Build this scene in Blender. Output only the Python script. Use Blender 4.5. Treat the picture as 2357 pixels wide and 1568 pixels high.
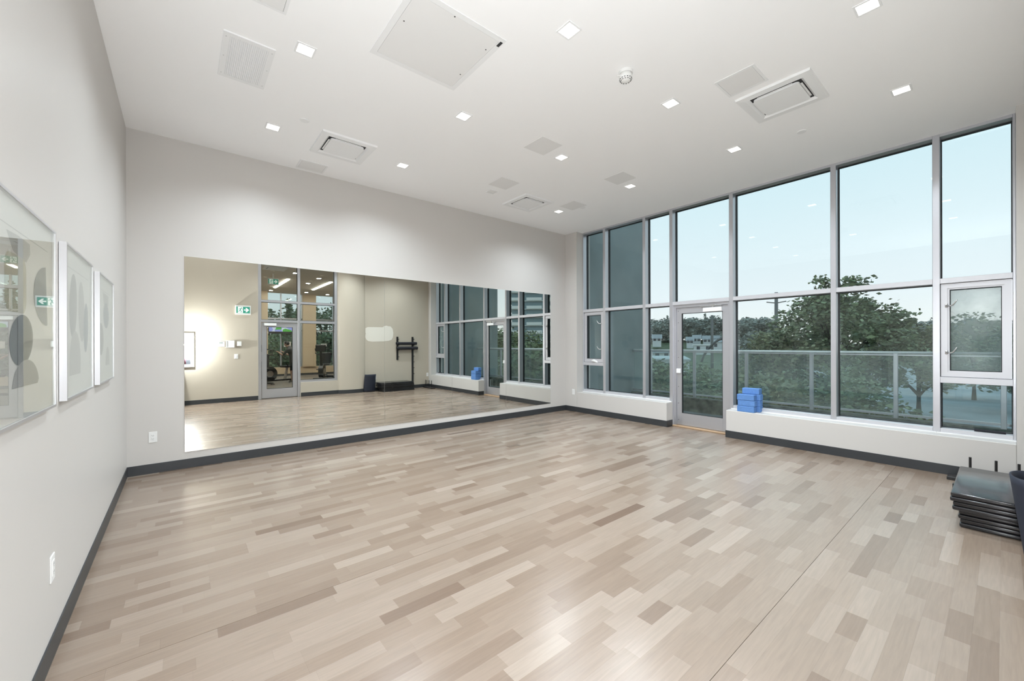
import bpy, bmesh, math, random
from mathutils import Vector, Matrix, Euler
import numpy as np
S = bpy.context.scene
for o in list(bpy.data.objects): bpy.data.objects.remove(o)
COL = S.collection
R = math.radians
rnd = random.Random(7)

# ------------------------------------------------------------------ camera, world, exposure
H = 1.5
YAW, ROLL, FPX, CY = R(39.358), R(0.155), 928.16, 792.30
W_PX, H_PX = 2357.0, 1568.0
cam = bpy.data.cameras.new('camera'); cam_o = bpy.data.objects.new('camera', cam); COL.objects.link(cam_o)
cam.sensor_fit = 'HORIZONTAL'; cam.sensor_width = 36.0; cam.lens = FPX/W_PX*36.0
cam.shift_y = (CY-H_PX/2)/W_PX
cam.clip_start = 0.02; cam.clip_end = 2000
cam_o.location = (0, 0, H)
cam_o.rotation_euler = (Matrix.Rotation(-YAW, 4, 'Z') @ Matrix.Rotation(R(90), 4, 'X') @ Matrix.Rotation(-ROLL, 4, 'Z')).to_euler()
S.camera = cam_o
S.view_settings.view_transform = 'Standard'; S.view_settings.look = 'None'
S.view_settings.gamma = 1.0; S.view_settings.use_curve_mapping = False
S.view_settings.exposure = 0.0

SKY_STRENGTH = 1.12
FLASH_W = 262.0
LAMP_W = 212.0
world = bpy.data.worlds.new('sky'); S.world = world; world.use_nodes = True
nt = world.node_tree; nt.nodes.clear()
tc = nt.nodes.new('ShaderNodeTexCoord'); sep = nt.nodes.new('ShaderNodeSeparateXYZ')
rmp = nt.nodes.new('ShaderNodeValToRGB'); bg = nt.nodes.new('ShaderNodeBackground'); out = nt.nodes.new('ShaderNodeOutputWorld')
nt.links.new(tc.outputs['Generated'], sep.inputs[0]); nt.links.new(sep.outputs['Z'], rmp.inputs[0])
nt.links.new(rmp.outputs[0], bg.inputs[0]); nt.links.new(bg.outputs[0], out.inputs[0])
cr = rmp.color_ramp
cr.elements[0].position = 0.0; cr.elements[0].color = (0.93, 0.92, 0.89, 1)
cr.elements[1].position = 1.0; cr.elements[1].color = (0.55, 0.80, 0.92, 1)
e = cr.elements.new(0.10); e.color = (0.85, 0.90, 0.94, 1)
e = cr.elements.new(0.45); e.color = (0.62, 0.835, 0.915, 1)
bg.inputs[1].default_value = SKY_STRENGTH

# ------------------------------------------------------------------ helpers
def mat(name, col=(.5,.5,.5), rough=.5, metal=0, spec=.5, emit=None, estr=0, coat=0, bump=0, bscale=40, var=0, vscale=6):
    m = bpy.data.materials.new(name); m.use_nodes = True; n = m.node_tree; p = n.nodes['Principled BSDF']
    p.inputs['Base Color'].default_value = (*col, 1); p.inputs['Roughness'].default_value = rough
    p.inputs['Metallic'].default_value = metal; p.inputs['Specular IOR Level'].default_value = spec
    p.inputs['Coat Weight'].default_value = coat
    if emit: p.inputs['Emission Color'].default_value = (*emit, 1); p.inputs['Emission Strength'].default_value = estr
    if bump or var:
        g = n.nodes.new('ShaderNodeNewGeometry')
    if bump:
        t = n.nodes.new('ShaderNodeTexNoise'); t.inputs['Scale'].default_value = bscale; t.inputs['Detail'].default_value = 4
        b = n.nodes.new('ShaderNodeBump'); b.inputs['Strength'].default_value = bump; b.inputs['Distance'].default_value = .01
        n.links.new(g.outputs['Position'], t.inputs['Vector']); n.links.new(t.outputs[0], b.inputs['Height']); n.links.new(b.outputs[0], p.inputs['Normal'])
    if var:
        t = n.nodes.new('ShaderNodeTexNoise'); t.inputs['Scale'].default_value = vscale; t.inputs['Detail'].default_value = 5
        r = n.nodes.new('ShaderNodeValToRGB'); r.color_ramp.elements[0].position = .3; r.color_ramp.elements[1].position = .7
        r.color_ramp.elements[0].color = (*[c*(1-var) for c in col], 1); r.color_ramp.elements[1].color = (*[min(1, c*(1+var)) for c in col], 1)
        n.links.new(g.outputs['Position'], t.inputs['Vector']); n.links.new(t.outputs[0], r.inputs[0]); n.links.new(r.outputs[0], p.inputs['Base Color'])
    return m

def glass(name, tint, f0=.05, haze=0, hazecol=(.8,.85,.83), rough=0.0):
    m = bpy.data.materials.new(name); m.use_nodes = True; n = m.node_tree; n.nodes.clear()
    o = n.nodes.new('ShaderNodeOutputMaterial'); tr = n.nodes.new('ShaderNodeBsdfTransparent'); gl = n.nodes.new('ShaderNodeBsdfGlossy')
    tr.inputs[0].default_value = (*tint, 1); gl.inputs['Roughness'].default_value = rough; gl.inputs[0].default_value = (.95,1,.98,1)
    lw = n.nodes.new('ShaderNodeLayerWeight'); lw.inputs[0].default_value = .5
    pw = n.nodes.new('ShaderNodeMath'); pw.operation = 'POWER'; pw.inputs[1].default_value = 5
    ma = n.nodes.new('ShaderNodeMath'); ma.operation = 'MULTIPLY_ADD'; ma.inputs[1].default_value = (1-f0)*.8; ma.inputs[2].default_value = f0
    mx = n.nodes.new('ShaderNodeMixShader')
    n.links.new(lw.outputs['Facing'], pw.inputs[0]); n.links.new(pw.outputs[0], ma.inputs[0]); n.links.new(ma.outputs[0], mx.inputs[0])
    n.links.new(tr.outputs[0], mx.inputs[1]); n.links.new(gl.outputs[0], mx.inputs[2])
    last = mx
    if haze:
        tl = n.nodes.new('ShaderNodeBsdfTranslucent'); tl.inputs[0].default_value = (*hazecol, 1)
        g = n.nodes.new('ShaderNodeNewGeometry'); t = n.nodes.new('ShaderNodeTexNoise'); t.inputs['Scale'].default_value = 3; t.inputs['Detail'].default_value = 4
        n.links.new(g.outputs['Position'], t.inputs['Vector'])
        mm = n.nodes.new('ShaderNodeMath'); mm.operation = 'MULTIPLY'; mm.inputs[1].default_value = haze*2
        n.links.new(t.outputs[0], mm.inputs[0])
        m2 = n.nodes.new('ShaderNodeMixShader'); n.links.new(mm.outputs[0], m2.inputs[0]); n.links.new(mx.outputs[0], m2.inputs[1]); n.links.new(tl.outputs[0], m2.inputs[2]); last = m2
    n.links.new(last.outputs[0], o.inputs[0])
    return m

LOC = {}
def tag(o, label=None, cat=None, group=None, kind=None):
    if label: o['label'] = label
    if cat: o['category'] = cat
    if group: o['group'] = group
    if kind: o['kind'] = kind
    return o
def root(name, loc, label=None, cat=None, group=None, kind=None):
    o = bpy.data.objects.new(name, None); o.empty_display_size = .05; COL.objects.link(o); o.location = loc
    LOC[o.name] = Vector(loc); return tag(o, label, cat, group, kind)
def put(name, me, m, parent=None, smooth=False, recentre=True):
    if m: me.materials.append(m) if not isinstance(m, list) else [me.materials.append(k) for k in m]
    o = bpy.data.objects.new(name, me); COL.objects.link(o)
    n = len(me.vertices); co = np.empty(n*3, 'f'); me.vertices.foreach_get('co', co); co = co.reshape(-1, 3)
    c = Vector(((co[:,0].min()+co[:,0].max())/2, (co[:,1].min()+co[:,1].max())/2, co[:,2].min())) if recentre else Vector((0,0,0))
    if recentre:
        co -= np.array(c, 'f'); me.vertices.foreach_set('co', co.ravel())
    if smooth: me.polygons.foreach_set('use_smooth', [True]*len(me.polygons))
    me.update(); o.location = c; LOC[o.name] = Vector(c)
    if parent:
        o.parent = parent; off = Vector((0,0,0)); p = parent
        off = LOC[parent.name] if parent.parent is None else LOC[parent.name]
        o.location = c-off
    return o
class MB:
    def __init__(s): s.b = bmesh.new()
    def box(s, x0, x1, y0, y1, z0, z1, bev=0, seg=1, M=None):
        vs = [s.b.verts.new((x, y, z)) for x in (x0, x1) for y in (y0, y1) for z in (z0, z1)]
        f = [s.b.faces.new([vs[i] for i in q]) for q in ((0,1,3,2),(4,6,7,5),(0,4,5,1),(2,3,7,6),(0,2,6,4),(1,5,7,3))]
        allv = vs
        if bev:
            ed = list({e for k in f for e in k.edges})
            r = bmesh.ops.bevel(s.b, geom=ed, offset=bev, segments=seg, affect='EDGES', profile=.5)
            allv = list({v for k in r['faces'] for v in k.verts} | {v for v in vs if v.is_valid})
        if M: bmesh.ops.transform(s.b, matrix=M, verts=allv)
        return s
    def cyl(s, p0, p1, r, r2=None, n=14, cap=True):
        p0, p1 = Vector(p0), Vector(p1); d = p1-p0; r2 = r if r2 is None else r2
        q = d.to_track_quat('Z', 'Y'); A = []; B = []
        for i in range(n):
            a = 2*math.pi*i/n; v = Vector((math.cos(a), math.sin(a), 0))
            A.append(s.b.verts.new(p0+q@(v*r))); B.append(s.b.verts.new(p1+q@(v*r2)))
        for i in range(n): s.b.faces.new((A[i], A[(i+1)%n], B[(i+1)%n], B[i]))
        if cap: s.b.faces.new(A[::-1]); s.b.faces.new(B)
        return s
    def tube(s, pts, r, n=8):
        pts = [Vector(p) for p in pts]; rings = []
        for i, p in enumerate(pts):
            d = (pts[min(i+1, len(pts)-1)]-pts[max(i-1, 0)]).normalized(); q = d.to_track_quat('Z', 'Y')
            rr = r[i] if isinstance(r, (list, tuple)) else r
            rings.append([s.b.verts.new(p+q@Vector((math.cos(2*math.pi*k/n)*rr, math.sin(2*math.pi*k/n)*rr, 0))) for k in range(n)])
        for a, b in zip(rings, rings[1:]):
            for k in range(n): s.b.faces.new((a[k], a[(k+1)%n], b[(k+1)%n], b[k]))
        s.b.faces.new(rings[0][::-1]); s.b.faces.new(rings[-1]); return s
    def lathe(s, prof, c, n=28, down=False):
        c = Vector(c); rings = []
        for r, z in prof:
            rings.append([s.b.verts.new(c+Vector((r*math.cos(2*math.pi*k/n), r*math.sin(2*math.pi*k/n), z))) for k in range(n)])
        for a, b in zip(rings, rings[1:]):
            for k in range(n): s.b.faces.new((a[k], a[(k+1)%n], b[(k+1)%n], b[k]))
        s.b.faces.new(rings[0][::-1]); s.b.faces.new(rings[-1]); return s
    def prism(s, pts, ax, a, b):
        """pts: 2-D outline; extruded along axis ax (0,1,2) from a to b; the two other axes keep their order"""
        def mk(p, t):
            v = list(p); v.insert(ax, t); return s.b.verts.new(v)
        A = [mk(p, a) for p in pts]; B = [mk(p, b) for p in pts]; n = len(pts)
        s.b.faces.new(A); s.b.faces.new(B[::-1])
        for i in range(n): s.b.faces.new((A[i], B[i], B[(i+1)%n], A[(i+1)%n]))
        return s
    def ellip(s, c, r, M=None, u=18, v=12):
        g = bmesh.ops.create_uvsphere(s.b, u_segments=u, v_segments=v, radius=1)
        T = Matrix.Translation(c) @ (M or Matrix()) @ Matrix.Diagonal((*r, 1))
        bmesh.ops.transform(s.b, matrix=T, verts=g['verts']); return s
    def xf(s, M): bmesh.ops.transform(s.b, matrix=M, verts=s.b.verts); return s
    def build(s, name, m, parent=None, smooth=False):
        bmesh.ops.recalc_face_normals(s.b, faces=s.b.faces)
        me = bpy.data.meshes.new(name); s.b.to_mesh(me); s.b.free(); return put(name, me, m, parent, smooth)
def box(name, x0, x1, y0, y1, z0, z1, m, parent=None, bev=0, seg=1): return MB().box(x0, x1, y0, y1, z0, z1, bev, seg).build(name, m, parent)
def frame_x(mb, x0, x1, y0, y1, z0, z1, w):      # ring lying in a plane of constant x
    mb.box(x0, x1, y0, y0+w, z0, z1); mb.box(x0, x1, y1-w, y1, z0, z1); mb.box(x0, x1, y0+w, y1-w, z0, z0+w); mb.box(x0, x1, y0+w, y1-w, z1-w, z1); return mb
def frame_y(mb, y0, y1, x0, x1, z0, z1, w):
    mb.box(x0, x0+w, y0, y1, z0, z1); mb.box(x1-w, x1, y0, y1, z0, z1); mb.box(x0+w, x1-w, y0, y1, z0, z0+w); mb.box(x0+w, x1-w, y0, y1, z1-w, z1); return mb
def frame_z(mb, z0, z1, x0, x1, y0, y1, w):
    mb.box(x0, x0+w, y0, y1, z0, z1); mb.box(x1-w, x1, y0, y1, z0, z1); mb.box(x0+w, x1-w, y0, y0+w, z0, z1); mb.box(x0+w, x1-w, y1-w, y1, z0, z1); return mb
def clone(o, parent=None):
    c = o.copy(); COL.objects.link(c); LOC[c.name] = LOC[o.name].copy()
    if parent: c.parent = parent
    for ch in [k for k in bpy.data.objects if k.parent is o]: clone(ch, c)
    return c

# ------------------------------------------------------------------ materials
M = {}
M['wall'] = mat('wall_paint', (.59,.568,.545), .42, spec=.35, bump=.015, bscale=220)
M['wall_back'] = mat('wall_paint_cream', (.50,.45,.375), .45, spec=.3, bump=.015, bscale=220)
M['ceil'] = mat('ceiling_paint', (.93,.93,.935), .75, spec=.2)
M['base'] = mat('vinyl_cove_base', (.035,.038,.042), .42, spec=.45, bump=.02, bscale=60)
M['alu'] = mat('anodised_aluminium', (.56,.565,.60), .36, metal=.75, bump=.01, bscale=300)
M['alu_light'] = mat('painted_aluminium', (.60,.60,.63), .4, metal=.35)
M['steel'] = mat('brushed_steel', (.62,.62,.63), .28, metal=1)
M['frame_metal'] = mat('silver_frame', (.60,.60,.62), .35, metal=.7)
M['gasket'] = mat('black_gasket', (.012,.014,.016), .6)
M['white'] = mat('white_plastic', (.80,.80,.79), .4)
M['white_metal'] = mat('white_enamel', (.84,.845,.85), .45)
M['panel'] = mat('painted_access_panel', (.80,.797,.793), .55)
M['dark'] = mat('dark_parts_and_shade', (.03,.03,.032), .8)  # dark parts, plus flat sheets coloured for shade inside recesses
M['black'] = mat('black_powder_coat', (.012,.012,.013), .45)
M['vinyl'] = mat('black_vinyl', (.016,.016,.018), .17, spec=.6, bump=.05, bscale=14)
M['foam'] = mat('black_foam', (.014,.014,.020), .75, bump=.05, bscale=90)
M['navy'] = mat('navy_foam', (.012,.016,.030), .7, bump=.05, bscale=120)
M['blue'] = mat('blue_foam', (.10,.23,.52), .7, bump=.04, bscale=260, var=.08, vscale=40)
M['pane'] = glass('window_glass', (.93,.97,.97), .034)
M['vent_pane'] = glass('dusty_window_glass', (.92,.96,.95), .04, haze=.26)
M['rail_glass'] = glass('railing_glass', (.93,.965,.96), .05, haze=.07, hazecol=(.86,.88,.88))
M['art_glass'] = glass('picture_glass', (.99,.99,.99), .045)
M['mirror'] = bpy.data.materials.new('silvered_mirror'); M['mirror'].use_nodes = True
_p = M['mirror'].node_tree.nodes['Principled BSDF']; _p.inputs['Metallic'].default_value = 1; _p.inputs['Roughness'].default_value = 0.0
_p.inputs['Base Color'].default_value = (.80,.808,.775,1)
M['mirror_edge'] = mat('mirror_edge', (.70,.78,.74), .2)
M['paper'] = mat('mount_board', (.60,.585,.55), .8)
M['ink_a'] = mat('print_warm_grey', (.25,.243,.235), .8)
M['ink_b'] = mat('print_cool_grey', (.19,.205,.23), .8)
M['ink_c'] = mat('print_charcoal', (.06,.068,.08), .8)
M['ink_d'] = mat('print_pale_grey', (.36,.352,.335), .8)
M['ink_e'] = mat('print_olive_grey', (.42,.39,.31), .8)
M['lamp'] = mat('lamp_lens', (1,1,1), .5, emit=(1.0,.90,.76), estr=5.0)
M['green'] = mat('exit_green', (.02,.22,.15), .5, emit=(.03,.32,.22), estr=.5)
M['signwhite'] = mat('exit_white', (.85,.87,.85), .5, emit=(.8,.9,.85), estr=.5)
M['wood'] = mat('oak_threshold', (.45,.30,.18), .45)
M['concrete'] = mat('concrete', (.20,.215,.22), .85, bump=.15, bscale=30, var=.12, vscale=3)
M['fin'] = mat('teal_grey_render', (.25,.29,.30), .8, bump=.1, bscale=60, var=.08, vscale=1.5)
M['mossy'] = mat('mossy_concrete', (.13,.14,.12), .9, bump=.3, bscale=18, var=.5, vscale=7)
M['asphalt'] = mat('asphalt', (.32,.35,.38), .8, var=.2, vscale=.25)
M['grass'] = mat('grass_ground', (.07,.10,.05), .95, var=.4, vscale=.4)
M['bark'] = mat('bark', (.06,.05,.04), .9, bump=.3, bscale=15)
M['housewall'] = mat('pale_siding', (.62,.64,.66), .8)
M['houseroof'] = mat('grey_shingle', (.30,.32,.34), .9)
M['houseglass'] = mat('house_window', (.05,.06,.08), .15)
M['haze_steel'] = mat('hazed_grey_steel', (.33,.35,.36), .8)  # grey lightened so the far tower carries distance haze in its colour
M['pole'] = mat('weathered_pole', (.13,.13,.13), .8)

def leafmat(name, a, b):
    m = bpy.data.materials.new(name); m.use_nodes = True; n = m.node_tree; p = n.nodes['Principled BSDF']; p.inputs['Roughness'].default_value = .65
    g = n.nodes.new('ShaderNodeNewGeometry'); r = n.nodes.new('ShaderNodeValToRGB')
    r.color_ramp.elements[0].color = (*a, 1); r.color_ramp.elements[1].color = (*b, 1)
    n.links.new(g.outputs['Random Per Island'], r.inputs[0]); n.links.new(r.outputs[0], p.inputs['Base Color'])
    return m
M['leaf'] = leafmat('leaves_green', (.07,.10,.055), (.24,.30,.16))  # this green and the olive are lightened and greyed to carry haze
M['leaf_b'] = leafmat('leaves_olive', (.09,.115,.06), (.31,.33,.19))
M['leaf_hazed'] = leafmat('leaves_far_hazed', (.17,.195,.185), (.31,.34,.30))  # paler leaf copy, aerial haze put into the colour

# vinyl strip floor: tone comes from an attribute, grain from stretched noise
m = bpy.data.materials.new('maple_strip_floor'); m.use_nodes = True; n = m.node_tree; p = n.nodes['Principled BSDF']
at = n.nodes.new('ShaderNodeAttribute'); at.attribute_name = 'tone'
rp = n.nodes.new('ShaderNodeValToRGB'); c = rp.color_ramp
c.elements[0].position = 0; c.elements[0].color = (.135,.086,.058,1); c.elements[1].position = 1; c.elements[1].color = (.33,.268,.218,1)
e = c.elements.new(.45); e.color = (.232,.172,.128,1)
g = n.nodes.new('ShaderNodeNewGeometry'); mp = n.nodes.new('ShaderNodeMapping'); mp.inputs['Scale'].default_value = (2.2, 34, 1)
tn = n.nodes.new('ShaderNodeTexNoise'); tn.inputs['Scale'].default_value = 2.2; tn.inputs['Detail'].default_value = 7; tn.inputs['Distortion'].default_value = .6
mr = n.nodes.new('ShaderNodeMapRange'); mr.inputs[3].default_value = .84; mr.inputs[4].default_value = 1.14
mu = n.nodes.new('ShaderNodeMix'); mu.data_type = 'RGBA'; mu.blend_type = 'MULTIPLY'; mu.inputs[0].default_value = 1
n.links.new(at.outputs['Fac'], rp.inputs[0]); n.links.new(g.outputs['Position'], mp.inputs[0]); n.links.new(mp.outputs[0], tn.inputs['Vector'])
n.links.new(tn.outputs[0], mr.inputs[0]); n.links.new(rp.outputs[0], mu.inputs[6]); n.links.new(mr.outputs[0], mu.inputs[7]); n.links.new(mu.outputs[2], p.inputs['Base Color'])
p.inputs['Roughness'].default_value = .26; p.inputs['Specular IOR Level'].default_value = .95
b2 = n.nodes.new('ShaderNodeTexNoise'); b2.inputs['Scale'].default_value = 260; bb = n.nodes.new('ShaderNodeBump'); bb.inputs['Strength'].default_value = .05; bb.inputs['Distance'].default_value = .004
n.links.new(g.outputs['Position'], b2.inputs['Vector']); n.links.new(b2.outputs[0], bb.inputs['Height']); n.links.new(bb.outputs[0], p.inputs['Normal'])
M['floor'] = m

# ------------------------------------------------------------------ room dimensions
XL, D, X0, ZC, YB = -.482, 6.314, 6.749, 3.975, -.26
XF, XG = 6.95, 7.09           # window frame face, glass
BB = .112
YJ0, YJ1 = 5.975, -.086       # window opening ends
LWZ = .435

def struct(o, label, cat): return tag(o, label, cat, kind='structure')
# floor slab + strips
fl = box('floor', XL-.15, X0+.45, YB-.25, D+.15, -.12, -.004, mat('floor_seam', (.06,.045,.035), .6))
struct(fl, 'pale maple strip floor of the exercise studio', 'floor')
def proj_area(x, y, a):
    d = x*math.sin(YAW)+y*math.cos(YAW); r = x*math.cos(YAW)-y*math.sin(YAW)
    if d < .3: return 0
    px = W_PX/2+FPX*r/d; py = CY+FPX*H/d
    if not (-60 < px < W_PX+60 and py < H_PX+60): return 0
    return a/d**3
SW = .0905; strips = []
k0 = math.floor((YB-.83)/SW)
yy = .83+k0*SW; row = k0
while yy < D:
    x1e = X0 if not (2.84 < yy+SW/2 < 3.83) else XF+.03
    x = XL-rnd.random()*.6
    while x < x1e:
        L = rnd.choice((.24, .3, .36, .42, .48, .55, .62, .75))*(.9+.2*rnd.random())
        a, b = max(x, XL), min(x+L, x1e)
        ya, yb = max(yy, YB), min(yy+SW, D)
        if row % 20 == 0: ya += .0022
        if b-a > .01 and yb-ya > .01: strips.append((a, b, ya, yb, min(1, max(0, rnd.gauss(.56, .165)))))
        x += L
    yy += SW; row += 1
strips.sort(key=lambda s: -proj_area((s[0]+s[1])/2, (s[2]+s[3])/2, (s[1]-s[0])*(s[3]-s[2])))
def strip_mesh(name, ss):
    v = []; f = []; t = []
    for a, b, c, d, tone in ss:
        i = len(v); a += .0002; c += .0002
        v += [(a,c,-.004),(b,c,-.004),(b,d,-.004),(a,d,-.004),(a,c,0),(b,c,0),(b,d,0),(a,d,0)]
        f += [(i+4,i+5,i+6,i+7),(i,i+1,i+5,i+4),(i+1,i+2,i+6,i+5),(i+2,i+3,i+7,i+6),(i+3,i,i+4,i+7)]; t += [tone]*8
    me = bpy.data.meshes.new(name); me.from_pydata(v, [], f); at = me.attributes.new('tone', 'FLOAT', 'POINT'); at.data.foreach_set('value', t); return me
for s_ in strips[:300]: put('plank', strip_mesh('plank', [s_]), M['floor'], fl)
tag(put('floor_planks', strip_mesh('floor_planks', strips[300:]), M['floor'], fl), kind='stuff')

# ceiling and walls
struct(box('ceiling', XL-.15, X0+.45, YB-.25, D+.15, ZC, ZC+.15, M['ceil']), 'flat white ceiling of the exercise studio', 'ceiling')
struct(box('wall_left', XL-.15, XL, YB-.25, D+.15, -.12, ZC, M['wall']), 'warm grey wall with the three framed prints', 'wall')
struct(box('wall_front', XL, X0+.45, D, D+.15, -.12, ZC, M['wall']), 'warm grey wall carrying the long mirror', 'wall')
b = MB()
b.box(X0, 7.2, YJ0, D, 0, ZC); b.box(X0, 7.2, YB, YJ1, 0, ZC)
b.box(X0, 7.2, 3.849, YJ0, 0, LWZ, .006); b.box(X0, 7.2, YJ1, 2.826, 0, LWZ, .006)
struct(b.build('wall_right', M['wall']), 'low painted wall and end piers framing the tall windows', 'wall')
# back wall with glazed opening x 1.62 - 3.69
b = MB()
b.box(XL, 1.62, YB-.25, YB, 0, ZC); b.box(3.69, X0+.45, YB-.25, YB, 0, ZC); b.box(2.67, 3.69, YB-.25, YB, 0, .41)
struct(b.build('wall_back', M['wall_back']), 'cream wall with the glazed gym door', 'wall')
# rounded column beside the glazing
pts = []
for i in range(25):
    a = math.pi*i/24; pts.append((4.11-.41*math.cos(a), YB-.02+.15*math.sin(a)))
b = MB().prism(pts, 2, 0, ZC)
o = b.build('trim_1', M['wall_back'], smooth=False); struct(o, 'rounded cream column bulging from the back wall', 'column')
# baseboards
def base(name, runs, label):
    b = MB()
    for x0, x1, y0, y1 in runs: b.box(x0, x1, y0, y1, 0, BB, .0015)
    struct(b.build(name, M['base']), label, 'baseboard')
T_ = .007
base('baseboard_front', [(XL, X0, D-T_, D)], 'charcoal vinyl baseboard under the long mirror')
base('baseboard_left', [(XL, XL+T_, YB, D-T_)], 'charcoal vinyl baseboard below the framed prints')
base('baseboard_right', [(X0-T_, X0, 3.849-T_, D-T_), (X0, XF-.01, 3.849-T_, 3.849), (X0-T_, X0, YB, 2.826+T_), (X0, XF-.01, 2.826, 2.826+T_)], 'charcoal vinyl baseboard below the tall windows')
b = MB(); b.box(XL+T_, 1.62, YB, YB+T_, 0, BB, .0015); b.box(2.67, 3.70, YB, YB+T_, 0, BB, .0015); b.box(4.52, X0-T_, YB, YB+T_, 0, BB, .0015)
po = [(4.11-(.41+T_)*math.cos(math.pi*i/24), YB-.02+(.15+T_)*math.sin(math.pi*i/24)) for i in range(25)]
b.prism(po, 2, 0, BB)
struct(b.build('baseboard_back', M['base']), 'charcoal vinyl baseboard along the cream wall and column', 'baseboard')

# ------------------------------------------------------------------ window wall (curtain glazing)
win = root('window_1', (7.0, 2.95, .43), 'tall aluminium window wall looking onto the balcony', 'window', kind='structure')
MULL = [5.385, 4.43, 3.87, 2.825, 1.488, .508]; MW = .031
for y in MULL:
    box('mullion', XF, XF+.16, y-MW, y+MW, 0.0 if y in (3.87, 2.825) else LWZ+.012, ZC, M['alu'], win, .003)
box('jamb', XF, XF+.16, YJ0-.022, YJ0, LWZ+.012, ZC, M['alu'], win, .003)
box('jamb', XF, XF+.16, YJ1, YJ1+.022, LWZ+.012, ZC, M['alu'], win, .003)
ED = [YJ0-.022]+[v for y in MULL for v in (y+MW, y-MW)]+[YJ1+.022]
BAYS = [(ED[i+1], ED[i]) for i in range(0, len(ED), 2)]    # (ylow, yhigh)
def pane(y0, y1, z0, z1, parent, m=M['pane'], x=XG):
    b = MB(); frame_x(b, x-.022, x+.03, y0, y1, z0, z1, .009); b.build('gasket', M['gasket'], parent)
    return box('pane', x-.006, x+.006, y0+.009, y1-.009, z0+.009, z1-.009, m, parent)
for i, (ya, yb) in enumerate(BAYS):
    box('head', XF, XF+.16, ya, yb, ZC-.035, ZC, M['alu'], win)
    pane(ya, yb, 2.262, ZC-.035, win)
    box('transom', XF, XF+.16, ya, yb, 2.20, 2.262, M['alu_light'], win, .002)
    if i == 3: continue
    box('sill', XF, XF+.16, ya, yb, LWZ+.012, .492, M['alu_light'], win, .002)
    box('sill_ledge', XF-.012, XF+.16, ya-.03, yb+.03, LWZ-.004, LWZ+.012, M['white_metal'], win)
    if i in (0, 6):
        box('transom', XF, XF+.16, ya, yb, 1.03, 1.10, M['alu_light'], win, .002)
        pane(ya, yb, .492, 1.03, win)
        b = MB(); frame_x(b, XF+.02, XF+.11, ya+.005, yb-.005, 1.105, 2.195, .052); frame_x(b, XF+.032, XF+.10, ya+.055, yb-.055, 1.155, 2.145, .022)
        v = b.build('vent_sash', M['alu_light'], win)
        b = MB(); frame_x(b, XF+.03, XF+.11, ya+.075, yb-.075, 1.175, 2.125, .006); b.build('gasket', M['gasket'], v)
        box('pane', XF+.07, XF+.08, ya+.079, yb-.079, 1.179, 2.121, M['vent_pane'] if i == 6 else M['pane'], v)
        for hz in (1.39, 1.94):
            yh = (yb-.05) if i == 6 else (ya+.05)
            s_ = -1 if i == 6 else 1
            b = MB(); b.box(XF+.008, XF+.02, yh-.012, yh+.012, hz-.022, hz+.022, .003)
            b.tube([(XF+.006, yh, hz), (XF-.008, yh+s_*.03, hz-.008), (XF-.02, yh+s_*.055, hz+.002), (XF-.03, yh+s_*.075, hz+.035), (XF-.034, yh+s_*.088, hz+.062)], [.007,.008,.008,.007,.005], 8)
            b.build('handle', M['steel'], v, True)
    else:
        pane(ya, yb, .492, 2.20, win)

# balcony door (bay 3)
ya, yb = BAYS[3]
dr = root('door_1', (7.02, 3.35, 0), 'glazed aluminium balcony door with an overhead closer', 'door', kind='structure')
b = MB(); b.box(XF+.03, XF+.15, ya, ya+.03, 0, 2.20); b.box(XF+.03, XF+.15, yb-.045, yb, 0, 2.20); b.box(XF+.03, XF+.15, ya+.03, yb-.045, 2.15, 2.20)
b.build('door_frame', M['alu'], dr)
la, lb = ya+.032, yb-.047
xa, xb = XF+.055, XF+.10
box('stile', xa, xb, la, la+.095, .03, 2.148, M['alu'], dr, .002); box('stile', xa, xb, lb-.095, lb, .03, 2.148, M['alu'], dr, .002)
box('rail', xa, xb, la+.095, lb-.095, 2.045, 2.148, M['alu'], dr); box('rail', xa, xb, la+.095, lb-.095, .03, .245, M['alu'], dr)
b = MB(); frame_x(b, xa+.004, xb-.004, la+.095, lb-.095, .245, 2.045, .008); b.build('gasket', M['gasket'], dr)
box('pane', xa+.017, xa+.029, la+.103, lb-.103, .253, 2.037, M['pane'], dr)
cl = box('closer', xa-.058, xa-.002, la+.09, la+.40, 2.045, 2.115, M['white_metal'], dr, .004)
b = MB(); b.box(xa-.035, xa-.015, la+.10, la+.46, 2.135, 2.147); b.cyl((xa-.025, la+.24, 2.11), (xa-.025, la+.24, 2.15), .014); b.box(xa-.05, xa-.012, la+.2, la+.28, 2.148, 2.168, .003); b.build('closer_arm', M['steel'], cl)
box('latch', xa-.03, xa-.001, lb-.085, lb-.005, .965, 1.045, M['white_metal'], dr, .004)
for z in (.12, .42, .72, 1.25, 1.55, 1.88, 2.09): MB().cyl((xa-.003, lb-.035, z), (xa+.004, lb-.035, z), .006, n=10).build('screw', M['gasket'], dr)
box('threshold', XF-.03, XF+.16, 2.857, 3.838, 0, .022, M['wood'], dr, .004)

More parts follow.
